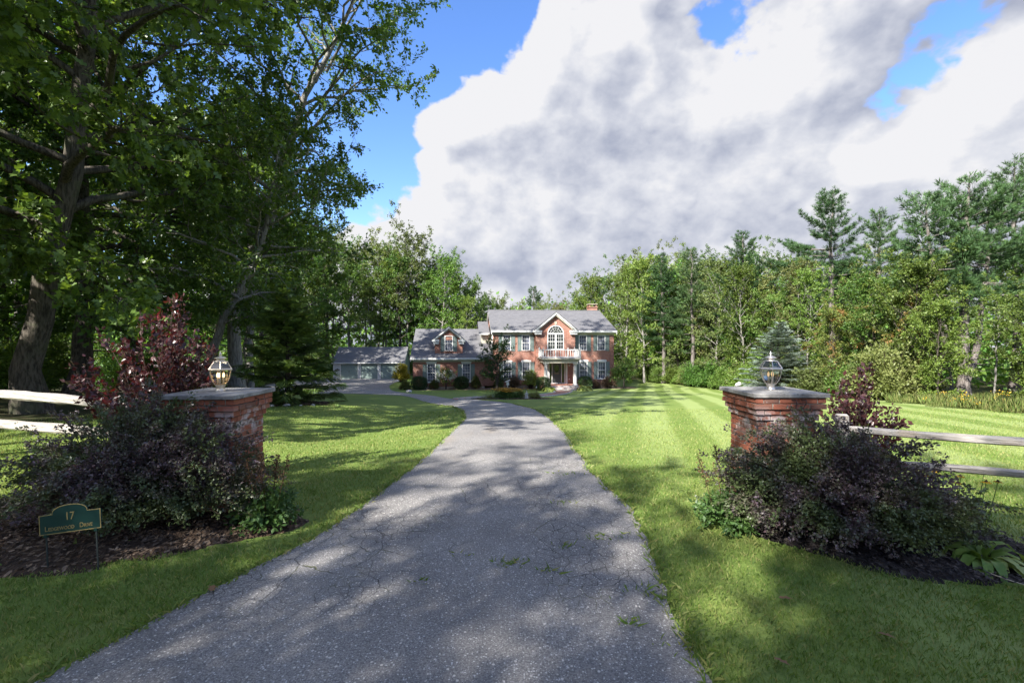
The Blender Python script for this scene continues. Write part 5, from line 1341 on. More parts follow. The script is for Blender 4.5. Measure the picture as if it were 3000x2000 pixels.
for x0, x1 in ((5.97, 6.18), (7.30, 7.51)): MB().box(x0, x1, yd+0.01, yd+0.04, 0.54, 2.58).build('sidelight', M_PANE_G, house)
wl = MB().box(8.02, 8.12, BY-0.03, BY, 2.28, 2.42).build('wall_lamp', M_TRIM, house)
for dx in (-0.06, 0.06): MB().lathe([(0.02, 2.36), (0.05, 2.40), (0.05, 2.46), (0.02, 2.50)], 8.07+dx, BY-0.09, 10).build('globe', M_TRIM, wl, True)
MB().box(8.02, 8.14, BY-0.02, BY-0.001, 0.86, 0.96).build('outlet_box', M_TRIM, house)

# chimney ---------------------------------------------------------
ch = MB().box(12.15, 13.20, 6.4, 7.3, 6.5, 9.05).box(12.08, 13.27, 6.33, 7.37, 9.051, 9.15).build('chimney', M_BRICK, house)
cm = MB()
for x in (12.20, 13.02):
    for y in (6.45, 7.12): cm.box(x, x+0.14, y, y+0.14, 9.151, 9.42)
cm.build('cap_posts', M_BRICK, ch); MB().box(12.10, 13.25, 6.35, 7.35, 9.421, 9.49).build('cap_slab', M_CONC, ch)

# garage wing -------------------------------------------------------
WY = -0.35
WX0, WX1 = -8.25, -0.92
WWIN = [-6.37, -2.79]
mw = MB(); wall_holes(mw, WX0, WX1, 0.22, 3.05, WY, [(c-ww/2, c+ww/2, 0.70, 2.62) for c in WWIN])
sl = (6.34-3.22)/(4.75-(WY-0.42)); yr_ = 4.75; zr_ = 6.34
mw.add([(WX0, WY, .22), (WX0, 9.9, .22), (WX0, 9.9, 3.05), (WX0, yr_, 6.2), (WX0, WY, 3.05)], [(4, 3, 2, 1, 0)])
mw.add([(WX1, WY, .22), (WX1, 0.05, .22), (WX1, 0.05, 3.05), (WX1, WY, 3.05)], [(0, 1, 2, 3)])
mw.add([(WX1, 0.04, .22), (0.0, 0.04, .22), (0.0, 0.04, 3.4), (WX1, 0.04, 3.4)], [(0, 1, 2, 3)])
mw.add([(WX0, 9.9, .22), (0, 9.9, .22), (0, 9.9, 3.05), (WX0, 9.9, 3.05)], [(3, 2, 1, 0)])
mw.build('wing_wall', M_BRICK, house)
MB().box(WX0-0.03, WX1+0.03, WY-0.03, 9.93, -0.4, 0.219).build('wing_foundation', M_CONC, house)
for c in WWIN:
    window(house, c, 0.70, 2.62, WY, cap=True); shutter(house, c-ww/2-0.46, c-ww/2-0.045, 0.65, 2.55, WY); shutter(house, c+ww/2+0.045, c+ww/2+0.46, 0.65, 2.55, WY)
gable_roof('wing_roof', WX0-0.25, -0.003, WY-0.42, 3.22, yr_, zr_, 9.9+0.42, 3.22)
rake_board(house, WX0-0.19, WY-0.41, 3.22, yr_, zr_, 10.31, 3.22)
MB().box(WX0-0.24, -0.95, WY-0.47, WY-0.37, 3.02, 3.20).build('gutter', M_TRIM, house, bevel=0.02)
MB().box(WX0, WX1, WY-0.37, WY-0.002, 2.96, 3.018).build('soffit', M_TRIM, house)
MB().box(WX0, WX1, WY-0.05, WY-0.001, 2.78, 2.958).build('frieze', M_CREAM, house)
# dormer
dx0, dx1, dyf = -6.04, -3.17, 0.02
dorm = MB(); wall_holes(dorm, dx0, dx1, 3.45, 5.05, dyf, [(-5.02, -4.19, 3.92, 5.05)])
dorm.add([(dx0, dyf, 5.05), (dx1, dyf, 5.05), (-4.605, dyf, 6.26)], [(0, 1, 2)]); dorm.box(dx0+0.001, dx0+0.1, dyf+0.001, 3.4, 3.3, 5.05).box(dx1-0.1, dx1-0.001, dyf+0.001, 3.4, 3.3, 5.05)
dorm.build('dormer_wall', M_BRICK, house)
window(house, -4.605, 3.92, 5.48, dyf-0.04, 0.80); shutter(house, -5.45, -5.05, 3.84, 5.46, dyf-0.005); shutter(house, -4.16, -3.76, 3.84, 5.46, dyf-0.005)
front_gable(house, -4.605, 1.68, 5.13, 6.52, -0.28, 4.7, 0.09, 0.17, 0.70, 0.40)
# link block between wing and main roof
MB().box(-1.15, -0.002, 1.9, 10, 4.4, 5.62).build('link_wall', M_CREAM, house)
gable_roof('link_roof', -1.42, -0.23, 1.45, 5.80, 6.0, 7.25, 10.5, 5.80)
MB().box(-1.42, -0.24, 1.39, 1.47, 5.62, 5.79).build('gutter', M_TRIM, house)
MB().box(-0.10, -0.003, 0.03, 0.5, 3.3, 5.85).build('corner_board', M_TRIM, house)

# ---------------------------------------------------------------- detached garage
def siding_mat():
    m, t, p, o = newmat('clapboard'); pos = coords(t); s3 = N(t, 'ShaderNodeSeparateXYZ'); t.links.new(pos, s3.inputs[0])
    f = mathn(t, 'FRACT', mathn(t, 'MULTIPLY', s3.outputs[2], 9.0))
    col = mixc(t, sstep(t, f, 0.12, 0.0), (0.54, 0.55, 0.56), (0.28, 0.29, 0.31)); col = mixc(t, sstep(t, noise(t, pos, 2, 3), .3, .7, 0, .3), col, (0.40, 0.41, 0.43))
    t.links.new(col, p.inputs['Base Color']); p.inputs['Roughness'].default_value = 0.6; bump(t, p, f, 0.6, 0.02); return m
M_SIDING = siding_mat()
M_GDOOR = simple('garage_door_green', (0.21, 0.27, 0.25), 0.5, 0.08)
M_SIDE_G = simple('gable_green', (0.17, 0.23, 0.21), 0.6)
GX0, GY0, GG = -25.9, 66.0, -3.55
gar = thing('detached_garage', 'grey clapboard three door garage at the end of the drive', 'garage', (GX0, GY0, GG), math.radians(6.0))
GW = 10.0; GD = 7.4
doors = [(1.02, 3.42), (3.86, 6.26), (6.70, 9.10)]
mw = MB(); wall_holes(mw, 0, GW, 0, 2.5, 0, [(a, b, 0, 2.36) for a, b in doors], 0.12)
mw.add([(0, 0, 0), (0, GD, 0), (0, GD, 2.5), (0, GD/2, 4.55), (0, 0, 2.5)], [(4, 3, 2, 1, 0)]).add([(0, GD, 0), (GW, GD, 0), (GW, GD, 2.5), (0, GD, 2.5)], [(3, 2, 1, 0)])
mw.build('wall', M_SIDING, gar)
MB().add([(GW, 0, 0), (GW, GD, 0), (GW, GD, 2.5), (GW, GD/2, 4.55), (GW, 0, 2.5)], [(0, 1, 2, 3, 4)]).build('gable_wall', M_SIDE_G, gar)
gable_roof('roof', -0.2, GW+0.2, -0.35, 2.50, GD/2, 4.72, GD+0.35, 2.50, 0.12, gar)
MB().box(-0.2, GW+0.2, -0.40, -0.33, 2.36, 2.49).build('fascia', M_TRIM, gar)
rake_board(gar, GW+0.16, -0.35, 2.5, GD/2, 4.72, GD+0.35, 2.5, 0.16)
for x in (-0.02, GW-0.12): MB().box(x, x+0.14, -0.03, 0.001, 0, 2.36).build('corner_board', M_TRIM, gar)
for a, b in doors:
    for x0 in (a-0.12, b): MB().box(x0, x0+0.12, -0.04, 0.11, 0, 2.36).build('door_casing', M_TRIM, gar)
    MB().prism_xz([(a, 2.36), (a, 2.22)] + [(a+(b-a)*k/10, 2.22+0.13*math.sin(math.pi*k/10)) for k in range(11)] + [(b, 2.36)], -0.035, 0.05).build('arch_trim', M_TRIM, gar)
    mid = (a+b)/2
    for x0, x1, sgn in ((a+0.005, mid-0.008, -1), (mid+0.008, b-0.005, 1)):
        d = MB().box(x0, x1, 0.04, 0.09, 0.02, 2.36)
        n_ = 6
        for k in range(n_): xa = x0+(x1-x0)*k/n_; d.box(xa+0.006, xa+(x1-x0)/n_-0.006, 0.028, 0.041, 0.03, 2.35)
        d = d.build('garage_door', M_GDOOR, gar)
        xe = x0 if sgn < 0 else x1
        for z in (0.18, 1.22, 2.10): MB().box(min(xe, xe-sgn*0.16), max(xe, xe-sgn*0.16), 0.018, 0.03, z-0.035, z+0.035).build('hinge', M_IRON, d)
    MB().box(mid-0.10, mid+0.10, 0.012, 0.03, 1.17, 1.22).build('latch', M_IRON, gar)
MB().box(GW-0.62, GW-0.50, -0.12, 0, 2.05, 2.25).build('wall_lamp', M_TRIM, gar)
# things fixed on the garage wall
gc, gs = math.cos(math.radians(6)), math.sin(math.radians(6))
def gpt(u, d, z): return (GX0+u*gc-d*gs, GY0+u*gs+d*gc, GG+z)
pl = thing('wall_plaque', 'dark name plaque on the garage wall left of the doors', 'sign', gpt(0.55, -0.012, 1.42), math.radians(6.0))
MB().prism_xz([(-0.33, -0.13), (0.33, -0.13), (0.33, 0.10), (0.10, 0.13), (0, 0.24), (-0.10, 0.13), (-0.33, 0.10)], -0.03, 0.0).build('board', M_STAKE, pl)
MB().box(-0.26, 0.26, -0.036, -0.0301, -0.035, 0.02).build('raised_bar', M_CONC, pl)
wr = thing('wreath', 'round twig wreath on the garage wall right of the doors', 'wreath', gpt(9.55, -0.05, 1.62), math.radians(6.0))
rw = np.random.default_rng(4); wg = Geo(); P = []; Dd = []
for k in range(14):
    a = np.linspace(0, 2*np.pi, 20); ph = rw.uniform(0, 6.28); rr = 0.24+0.05*np.sin(a*3+ph)+rw.normal()*0.02
    wg.add(*tube_np(np.stack([rr*np.cos(a), 0.03*np.cos(a*4+ph), rr*np.sin(a)], 1), np.full(20, 0.012), 4))
obj('twigs', wg.mesh('twigs', [M_TWIG]), wr)
a = rw.uniform(0, 6.28, 160); P = np.stack([0.25*np.cos(a), -0.03+0*a, 0.25*np.sin(a)], 1)+rw.normal(size=(160, 3))*0.03
lg = Geo(); place_leaves(lg, P, rw.normal(size=(160, 3)), np.full(160, 0.07), T_SIMPLE, F_SIMPLE, rw, 0.2, 0, 0); obj('leaves', lg.mesh('leaves', [leafmat('wreath_leaf', [(0.30,0.16,0.13),(0.24,0.20,0.15)], 0.1, 0.7, 0, 0)]), wr)

# ---------------------------------------------------------------- planting round the house
L_YEW = leafmat('yew_needle', [(0.026,0.052,0.016),(0.040,0.075,0.020),(0.060,0.105,0.028)], 0.1, 0.5, 0.01, 0.12)
L_AZAL = leafmat('azalea_leaf', [(0.10,0.165,0.030),(0.145,0.215,0.040),(0.20,0.265,0.060)], 0.3, 0.45, 0.01, 0.1)
L_RBARB = leafmat('red_barberry_leaf', [(0.070,0.050,0.030),(0.110,0.062,0.042),(0.085,0.078,0.036),(0.14,0.075,0.050)], 0.2, 0.5, 0.01, 0.1)
L_MIXED = leafmat('mixed_shrub_leaf', [(0.060,0.090,0.022),(0.095,0.120,0.030),(0.130,0.145,0.036)], 0.28, 0.5, 0.01, 0.1, patch=((0.17,0.10,0.045), 1.6, 0.52, 0.62))
L_GOLD = leafmat('golden_shrub_leaf', [(0.20,0.21,0.025),(0.30,0.28,0.035),(0.36,0.30,0.045)], 0.3, 0.45, 0, 0)
L_JM = leafmat('dogwood_leaf', [(0.028,0.060,0.018),(0.042,0.085,0.022),(0.060,0.110,0.028)], 0.25, 0.45, 0, 0)
L_WHITE = leafmat('white_bloom', [(0.72,0.70,0.62),(0.80,0.79,0.72)], 0.3, 0.6, 0, 0, tcol=(1, 1, .9))
def hloc(u, d): x, y = house_pt(u, d); return (x, y, gzf(x, y))
def round_bush(name, label, u, d, rx, h, mat, seed, kind='shrub', group='shrubs along the house front'):
    if kind == 'clip': w, l = clipped(seed, rx, rx*0.85, h, 6500, 0.085)
    else: w, l = shrub(seed, rx, rx*0.85, h, 120, 38, 0.085, arch=0.45, inner=0.3, lump=0.14, jit=0.05, stem_r=0.008, ros=1)
    return plant(name, label, 'shrub', w, l, M_TWIG, mat, hloc(u, d), seed*0.7, group, names=('stems', 'foliage'))
round_bush('low_shrub', 'small dark shrub at the left corner of the garage wing', -8.95, -1.05, 0.62, 0.85, L_MIXED, 101)
round_bush('evergreen_mound', 'dark spreading evergreen under the leftmost wing window', -7.55, -1.0, 0.86, 1.30, L_YEW, 102, 'clip')
round_bush('low_shrub', 'small yellow green shrub between the evergreen mound and white hydrangea', -6.05, -0.95, 0.50, 0.90, L_MIXED, 103)
round_bush('clipped_yew', 'dark clipped rounded yew below the second wing window', -3.30, -1.0, 0.74, 1.28, L_YEW, 104, 'clip')
round_bush('loose_shrub', 'loose yellow green shrub right of the clipped wing yew', -1.85, -0.95, 0.62, 1.35, L_MIXED, 105)
round_bush('loose_shrub', 'russet tinged shrub behind the small dark tree', 0.55, -0.8, 0.60, 1.15, L_MIXED, 106)
round_bush('barberry_shrub', 'round brownish red barberry under the left ground floor windows', 2.05, -1.0, 0.86, 1.30, L_RBARB, 107)
round_bush('azalea', 'tall bright green azalea left of the portico', 3.85, -1.1, 0.98, 2.05, L_AZAL, 108)
round_bush('clipped_yew', 'clipped boxy yew left of the porch steps', 4.75, -3.7, 0.74, 1.30, L_YEW, 109, 'clip')
round_bush('clipped_yew', 'clipped boxy yew right of the porch steps', 9.25, -2.6, 0.80, 1.32, L_YEW, 110, 'clip')
round_bush('barberry_shrub', 'small reddish barberry right of the right yew', 10.75, -1.3, 0.50, 0.80, L_RBARB, 111)
round_bush('barberry_shrub', 'broad reddish barberry under the rightmost window', 12.15, -1.2, 0.88, 1.15, L_RBARB, 112)
def hosta(label, u, d, seed, sc):
    t = thing('hosta', label, 'plant', hloc(u, d), 0, 'golden hostas by the steps')
    obj('leaves', rosette(seed, 110, 0.92*sc, 0.19, 1.0, 1.0).mesh('hosta', [L_HOSTA_Y]), t)
hosta('golden hosta clump left of the porch steps', 5.10, -4.75, 121, 1.0); hosta('golden hosta clump right of the porch steps', 8.75, -4.35, 122, 1.1)
# hydrangea standard
w, l = broadleaf(131, 1.85, 0.05, 0.36, 0.80, 14, 4, 3, 9, 0.13, T_SIMPLE, F_SIMPLE, twig=0.28, trunk_sides=8)
hy = plant('hydrangea_tree', 'small hydrangea tree with white flower heads before the wing', 'tree', w, l, M_BARK_D, L_AZAL, hloc(-4.85, -1.25))
rh = np.random.default_rng(132); fl = Geo()
for k in range(46):
    a = rh.uniform(0, 6.28); e = rh.uniform(-0.35, 1.2); c = np.array([0.88*math.cos(a)*math.cos(e), 0.85*math.sin(a)*math.cos(e), 1.30+0.55*math.sin(e)])*rh.uniform(0.9, 1.1)
    d = unit(rh.normal(size=(26, 3))); P = c + d*np.array([0.10, 0.10, 0.12])
    place_leaves(fl, P, d, np.full(26, 0.085), T_SIMPLE, F_SIMPLE, rh, 0.1, 0, 0)
obj('flower_heads', fl.mesh('flower_heads', [L_WHITE]), hy)
# dark many-stemmed small tree in front of the wing corner
w, l = broadleaf(141, 4.1, 0.07, 0.20, 1.75, 24, 5, 4, 17, 0.13, T_SIMPLE, F_SIMPLE, twig=0.5, el=(18, 60), trunk_sides=9)
w2, _ = broadleaf(142, 3.4, 0.06, 0.25, 1.2, 6, 2, 2, 2, 0.1, T_SIMPLE, F_SIMPLE, twig=0.4, lean=(0.12, 0.02), trunk_sides=8)
dt = plant('small_tree', 'small dark green round tree before the corner of the brick wing', 'tree', w, l, M_BARK_D, L_JM, hloc(0.15, -4.0))
obj('trunk', w2.mesh('trunk', [M_BARK_D], True), dt)
# weeping tree at the right corner
w, l = broadleaf(151, 2.3, 0.07, 0.45, 1.35, 22, 5, 4, 14, 0.11, T_SIMPLE, F_SIMPLE, twig=0.5, el=(15, 45), droop=0.9, trunk_sides=9)
lv = np.concatenate(l.V); rr = np.hypot(lv[:, 0], lv[:, 1]); lv[:, 2] -= 0.50*np.clip(rr-0.35, 0, 2)**1.3; l.V = [lv]
plant('weeping_tree', 'small weeping tree at the right corner of the house', 'tree', w, l, M_BARK_D, L_MID, hloc(13.75, -1.6))
# golden shrub between garage and wing
w, l = shrub(161, 1.15, 1.0, 2.35, 150, 44, 0.13, arch=0.35, inner=0.25, lump=0.14, jit=0.08, stem_r=0.012)
plant('golden_shrub', 'golden yellow shrub between the garage and the wing', 'shrub', w, l, M_TWIG, L_GOLD, (-14.2, 58.5, gzf(-14.2, 58.5)), 0, names=('stems', 'foliage'))
# island bed by the walk
def bl(x, y): return (x, y, gzf(x, y))
gg = thing('ornamental_grass', 'arching clump of ornamental grass at the left end of the flower bed', 'plant', bl(-1.35, 27.3))
obj('blades', rosette(171, 170, 0.85, 0.024, 0.8, 1.0, True, 5).mesh('blades', [leafmat('reed_leaf', [(0.10,0.15,0.04),(0.16,0.20,0.06),(0.26,0.25,0.10)], 0.25, 0.5, 0, 0)]), gg)
fb = daisies('black_eyed_susans', 'bed of orange yellow flowers beside the brick walk', bl(-0.28, 27.2), 260, (0.42, 0.24), 0.58, 172, rad=0.075)
w, l = shrub(173, 0.78, 0.42, 0.38, 160, 26, 0.075, arch=0.5, inner=0.2, jit=0.04, ros=1); obj('foliage', l.mesh('foliage', [L_AST]), fb)
w, l = shrub(174, 0.30, 0.28, 0.42, 70, 24, 0.05, jit=0.03); plant('low_shrub', 'small grey green plant left of the stone statue', 'plant', w, l, M_TWIG, L_OLIVE, bl(0.52, 27.4), names=('stems', 'foliage'))
w, l = shrub(175, 0.45, 0.34, 0.36, 90, 26, 0.05, jit=0.03); plant('low_shrub', 'low grey green plant right of the stone statue', 'plant', w, l, M_TWIG, L_OLIVE, bl(1.32, 27.3), names=('stems', 'foliage'))
# little stone statue: plinth and a child figure in a robe, one continuous turned and shaped figure
M_STAT = simple('pale_stone', (0.46, 0.45, 0.43), 0.85, 0.25, 14, bumps=0.5)
st = thing('garden_statue', 'small pale stone statue in the flower bed by the walk', 'statue', bl(0.86, 26.95))
MB().box(-0.12, 0.12, -0.12, 0.12, -0.02, 0.05).box(-0.10, 0.10, -0.10, 0.10, 0.05, 0.08).build('plinth', M_STAT, st, bevel=0.008)
fg = MB().lathe([(0.095, 0.078), (0.085, 0.12), (0.065, 0.20), (0.052, 0.27), (0.062, 0.32), (0.066, 0.345), (0.050, 0.365), (0.022, 0.378), (0.020, 0.392), (0.036, 0.405), (0.042, 0.43), (0.036, 0.46), (0.016, 0.475)], n=14)
for v in range(len(fg.v)):
    x, y, z = fg.v[v]; k = 1.25 if 0.29 < z < 0.37 else 1.0; fg.v[v] = (x*k*(1+0.05*math.sin(9*math.atan2(y, x)))*1.0 + 0.012*math.sin(z*16), y*0.85, z)
for sx in (-1, 1): fg.tube([(sx*0.070, 0, 0.345), (sx*0.092, -0.02, 0.29), (sx*0.055, -0.065, 0.26), (sx*0.012, -0.075, 0.275)], [0.022, 0.018, 0.015, 0.014], 7)
fg.build('figure', M_STAT, st, True)
# low path light
pk = thing('path_light', 'small black path light with pale lantern beside the walk', 'light', bl(1.90, 35.6))
MB().lathe([(0.016, -0.05), (0.016, 0.45), (0.035, 0.46), (0.035, 0.47)], n=10).build('post', M_IRON, pk)
MB().lathe([(0.05, 0.47), (0.06, 0.60), (0.055, 0.605)], n=8).build('lantern_glass', M_WHITE, pk); MB().lathe([(0.10, 0.606), (0.06, 0.66), (0.012, 0.70)], n=8).build('cap', M_IRON, pk)
# bird house on a post
bh = thing('bird_feeder', 'white bird feeder with sloping roof on a post before the house', 'bird feeder', bl(-0.42, 43.2), 0.35)
MB().box(-0.035, 0.035, -0.035, 0.035, -0.05, 0.62).build('post', M_WHITE, bh)
MB().box(-0.14, 0.14, -0.12, 0.12, 0.62, 0.66).box(-0.11, 0.11, -0.09, 0.09, 0.66, 0.92).build('box', M_WHITE, bh)
MB().prism_xz([(-0.22, 0.90), (0.22, 1.06), (0.22, 1.10), (-0.22, 0.94)], -0.18, 0.18).build('roof', M_WHITE, bh)
# stones round the spruce bed and by the walk
def stone(label, x, y, s, seed, group):
    bm = bmesh.new(); bmesh.ops.create_icosphere(bm, subdivisions=2, radius=1.0); r = random.Random(seed); o1 = Vector((r.random()*9, r.random()*9, 0))
    for v in bm.verts:
        q = 1+0.18*math.sin(3*v.co.x+o1.x)*math.cos(2.5*v.co.y+o1.y)+0.06*r.uniform(-1, 1); v.co = Vector((v.co.x*q*s, v.co.y*q*s*0.8, v.co.z*q*s*0.55))
    me = bpy.data.meshes.new('stone'); bm.to_mesh(me); bm.free(); me.materials.append(M_STONE)
    tag(obj('stone', me, None, (x, y, gzf(x, y)+s*0.25), (0, 0, r.random()*6)), label, 'stone', group)
ORD8 = ['first', 'second', 'third', 'fourth', 'fifth', 'sixth', 'seventh', 'eighth']
for k in range(8): a = -2.6+k*0.28; stone('rough stone, '+ORD8[k]+' from the left, edging the mulch under the spruce', -9.4+1.85*math.cos(a), 19+1.5*math.sin(a), 0.07+0.03*(k % 3), k, 'stones round the spruce bed')
stone('pale rounded stone at the drive edge by the low corner shrub', -9.3, 41.0, 0.28, 31, None)
# ---------------------------------------------------------------- trees
def T(wood, lf, mw, ml, nm):
    return wood.mesh(nm+'_trunk', [mw], True), lf.mesh(nm+'_crown', [ml])
def put(name, label, meshes, loc, rz, sc, group, cat='tree', leaf=None):
    t = thing(name, label, cat, (loc[0], loc[1], gzf(loc[0], loc[1]) - 0.05), rz, group); t.scale = (sc, sc, sc) if np.isscalar(sc) else sc
    obj('trunk', meshes[0], t); c = obj('crown', meshes[1], t)
    if leaf is not None:
        c.material_slots[0].link = 'OBJECT'; c.material_slots[0].material = leaf
    return t
GL = 'oaks and maples beside the drive'
# near oaks on the left
oak1 = T(*broadleaf(201, 24, 0.33, 0.20, 8.2, 44, 9, 5, 26, 0.22, T_OAK, F_OAK, lean=(0.16, -0.02), el=(-4, 62), droop=0.35, low_scale=1.0, trunk_sides=14), M_BARK, L_OAK, 'oak')
put('oak_tree', 'massive leaning oak with thick furrowed trunk at the left edge', oak1, (-15.1, 14.2), 0.0, 1.0, GL)
oak2 = T(*broadleaf(203, 22, 0.36, 0.16, 6.6, 36, 7, 5, 26, 0.21, T_SIMPLE, F_SIMPLE, lean=(0.06, 0.03), el=(-2, 64), droop=0.3, trunk_sides=10), M_BARK, L_OAK, 'oak_mid')
oak3 = T(*broadleaf(207, 25, 0.34, 0.30, 6.4, 36, 8, 5, 25, 0.20, T_SIMPLE, F_SIMPLE, lean=(0.24, -0.03), el=(5, 60), droop=0.2, bend=([0, .2, .45, 1], [0, -.9, -.6, .6]), trunk_sides=10, bare=5), M_BARK_P, L_OAK, 'oak_lean')
put('oak_tree', 'tall pale oak leaning over the lawn, its limbs reaching into the sky', oak3, (-15.0, 25.0), 0.0, 1.02, GL)
put('oak_tree', 'broad oak reaching in from beyond the left edge of the picture', oak1, (-15.2, 8.2), 2.4, 0.86, GL)
put('oak_tree', 'leafy oak filling the gap behind the left fence', oak2, (-20.5, 14.0), 3.3, 0.9, GL)
put('oak_tree', 'oak with slim dark trunk just behind the massive leaning oak', oak2, (-18.6, 19.5), 0.6, 1.0, GL)
curv = T(*broadleaf(209, 15, 0.24, 0.28, 5.4, 26, 7, 5, 26, 0.20, T_SIMPLE, F_SIMPLE, lean=(0.10, 0), el=(0, 60), bend=([0, .15, .35, .6, 1], [0, .15, .9, 2.2, 3.0]), trunk_sides=10), M_BARK_P, L_OAK, 'oak_curved')
put('oak_tree', 'oak with a curved pale trunk behind the left lantern', curv, (-13.9, 20.8), 0.1, 0.84, GL)

mapA = T(*broadleaf(211, 19, 0.20, 0.30, 4.0, 30, 6, 4, 17, 0.26, T_SIMPLE, F_SIMPLE, el=(5, 66), twig=0.9, trunk_sides=8, bare=4), M_BARK_P, L_MID, 'maple_a')
mapB = T(*broadleaf(212, 17, 0.17, 0.22, 3.6, 30, 6, 4, 16, 0.26, T_SIMPLE, F_SIMPLE, el=(10, 70), twig=0.9, trunk_sides=8, bare=3), M_BARK_D, L_MID, 'maple_b')
mapC = T(*broadleaf(213, 20, 0.19, 0.42, 4.2, 26, 6, 4, 16, 0.27, T_SIMPLE, F_SIMPLE, lean=(0.03, 0), el=(15, 66), twig=0.95, trunk_sides=8, bare=6), M_BARK_P, L_OLIVE, 'maple_c')
birA = T(*broadleaf(214, 14, 0.11, 0.12, 2.5, 34, 5, 4, 18, 0.20, T_SIMPLE, F_SIMPLE, el=(20, 74), twig=0.75, trunk_sides=7), M_BARK_P, L_LIGHT, 'birch_a')
birB = T(*broadleaf(215, 9, 0.08, 0.05, 2.3, 30, 6, 4, 18, 0.17, T_SIMPLE, F_SIMPLE, el=(15, 70), twig=0.7, trunk_sides=7), M_BARK_D, L_LIGHT, 'sapling')
pinA = T(*pine(221, 20, 0.32, 0.34, 4.6, whorl=0.85), M_BARK_PINE, L_PINE, 'pine_a')
pinB = T(*pine(222, 17, 0.24, 0.25, 3.8, top_el=48, whorl=0.75), M_BARK_PINE, L_PINE, 'pine_b')
pinS = T(*pine(223, 20, 0.36, 0.46, 5.0, asym=0.25, whorl=0.95, per=5), M_BARK_PINE, L_PINE, 'pine_spread')
multi = T(*pine(224, 16, 0.42, 0.44, 4.4, whorl=0.85, per=5, stems=[
    dict(h=15.0, lean=(0.02, 0.0), split=0.1, r=0.32), dict(h=13.6, lean=(-0.17, 0.0), split=0.18, r=0.22, curve=0.40), dict(h=14.0, lean=(0.15, 0.02), split=0.10, r=0.20, curve=0.42)]), M_BARK_PINE, L_PINE, 'pine_multi')
spr = T(*spruce(231, 4.8, 0.11, 2.5, frond=0.42, per=10), M_BARK_D, L_SPRUCE, 'spruce')
blu = T(*spruce(232, 6.8, 0.12, 2.25, frond=0.34, per=9, whorl=0.34, top_el=50), M_BARK_D, L_BLUE, 'blue_spruce')
und = T(*shrub(241, 1.6, 1.4, 2.6, 150, 60, 0.15, arch=0.3, inner=0.2, lump=0.2, jit=0.12, stem_r=0.014), M_TWIG, L_MID, 'thicket')

put('spruce_tree', 'dark young spruce on the left lawn near the drive', spr, (-9.4, 19.0), 0.3, 1.02, None)
put('blue_spruce_tree', 'blue grey spruce behind the right gate pillar', blu, (19.7, 33.6), 0.0, (1.40, 1.40, 0.80), None)
GRT = 'tall pines in the right hand wood'
put('pine_tree', 'big pine with several stems at the right edge of the wood', multi, (29.0, 29.2), 0.0, 0.96, GRT)
put('pine_tree', 'tall pine with flat spreading crown left of the big many stemmed pine', pinS, (29.5, 42.0), 2.6, 0.93, GRT)
put('pine_tree', 'dense pine above the middle of the right lawn', pinA, (23.8, 47.0), 0.8, 0.82, GRT)
put('pine_tree', 'slim pine second from the house in the right wood', pinB, (20.6, 52.0), 1.9, 0.92, GRT)
put('pine_tree', 'slim leftmost pine of the right wood, next to the house', pinB, (18.6, 56.0), 0.2, 0.94, GRT)
put('pine_tree', 'pine cut by the right edge of the picture', pinA, (36.5, 33.0), 4.0, 0.86, GRT)
put('pine_tree', 'dark pine standing behind the spreading pine', pinA, (35.5, 44.0), 2.2, 0.88, GRT)
put('pine_tree', 'pine rising behind the left wood near the garage wing', pinB, (-14.4, 84.0), 1.0, 1.20, 'tall pines behind the house')
put('pine_tree', 'distant pine peeking over the ridge of the house', pinB, (4.5, 92.0), 2.0, 0.98, 'tall pines behind the house')

def wood_rows(items, group, label):
    for k, (x, y, mi, rz, sc, leaf) in enumerate(items):
        put('forest_tree', label, mi, (x, y), rz, sc, group, leaf=leaf)
R_ = random.Random(99)
HM = {id(mapA): 19.5, id(mapB): 17.5, id(mapC): 20.5, id(birA): 14.3, id(birB): 9.3, id(pinA): 20, id(pinB): 17, id(oak2): 22}
ORD = ['nearest', 'second', 'third', 'fourth', 'fifth', 'sixth', 'seventh', 'eighth', 'ninth', 'tenth', 'eleventh', 'twelfth', 'thirteenth', 'fourteenth', 'fifteenth', 'sixteenth', 'seventeenth', 'eighteenth', 'nineteenth', 'twentieth', 'twenty first', 'twenty second', 'twenty third', 'twenty fourth']
LN = {L_LIGHT.name: 'light green', L_MID.name: 'green', L_OLIVE.name: 'olive green', L_OAK.name: 'dark green'}
def size_to(mesh, x, y, top):
    """tree scale that brings its top to a given height above the sea of ground"""
    return (top - gzf(x, y))/HM[id(mesh)]
def wood_row(items, group, fmt):
    for k, (x, y, mi, top, leaf) in enumerate(items):
        nm = 'pine_tree' if mi is pinB or mi is pinA else 'forest_tree'
        put(nm, fmt.format(o=ORD[k], c=LN.get(leaf.name, 'green') if leaf else 'dark green'), mi, (x, y), R_.uniform(0, 6), size_to(mi, x, y, top), group, leaf=leaf)
def zt_(y, px): return 2 + (1000-px)/1333*y           # height seen at a given elevation from the drive entrance
put('maple_tree', 'young maple with orange turning leaves right of the blue spruce', birB, (22.0, 31.2), 0.5, 0.60, 'young maples turning colour', leaf=L_AUT)
put('maple_tree', 'young maple with orange tinted crown left of the many stemmed pine', birB, (23.4, 27.6), 2.1, 0.66, 'young maples turning colour', leaf=L_AUT)
put('birch_tree', 'young light green tree nearest the right corner of the house', birA, (14.6, 59.0), 0.4, 0.98, 'light green young trees by the house')
put('birch_tree', 'tall light green tree between the house and the slim pines', birA, (16.6, 57.0), 1.4, 1.06, 'light green young trees by the house')
put('birch_tree', 'light green tree behind the right end of the roof', birA, (12.4, 68.0), 2.4, 1.02, 'light green young trees by the house')
items = []
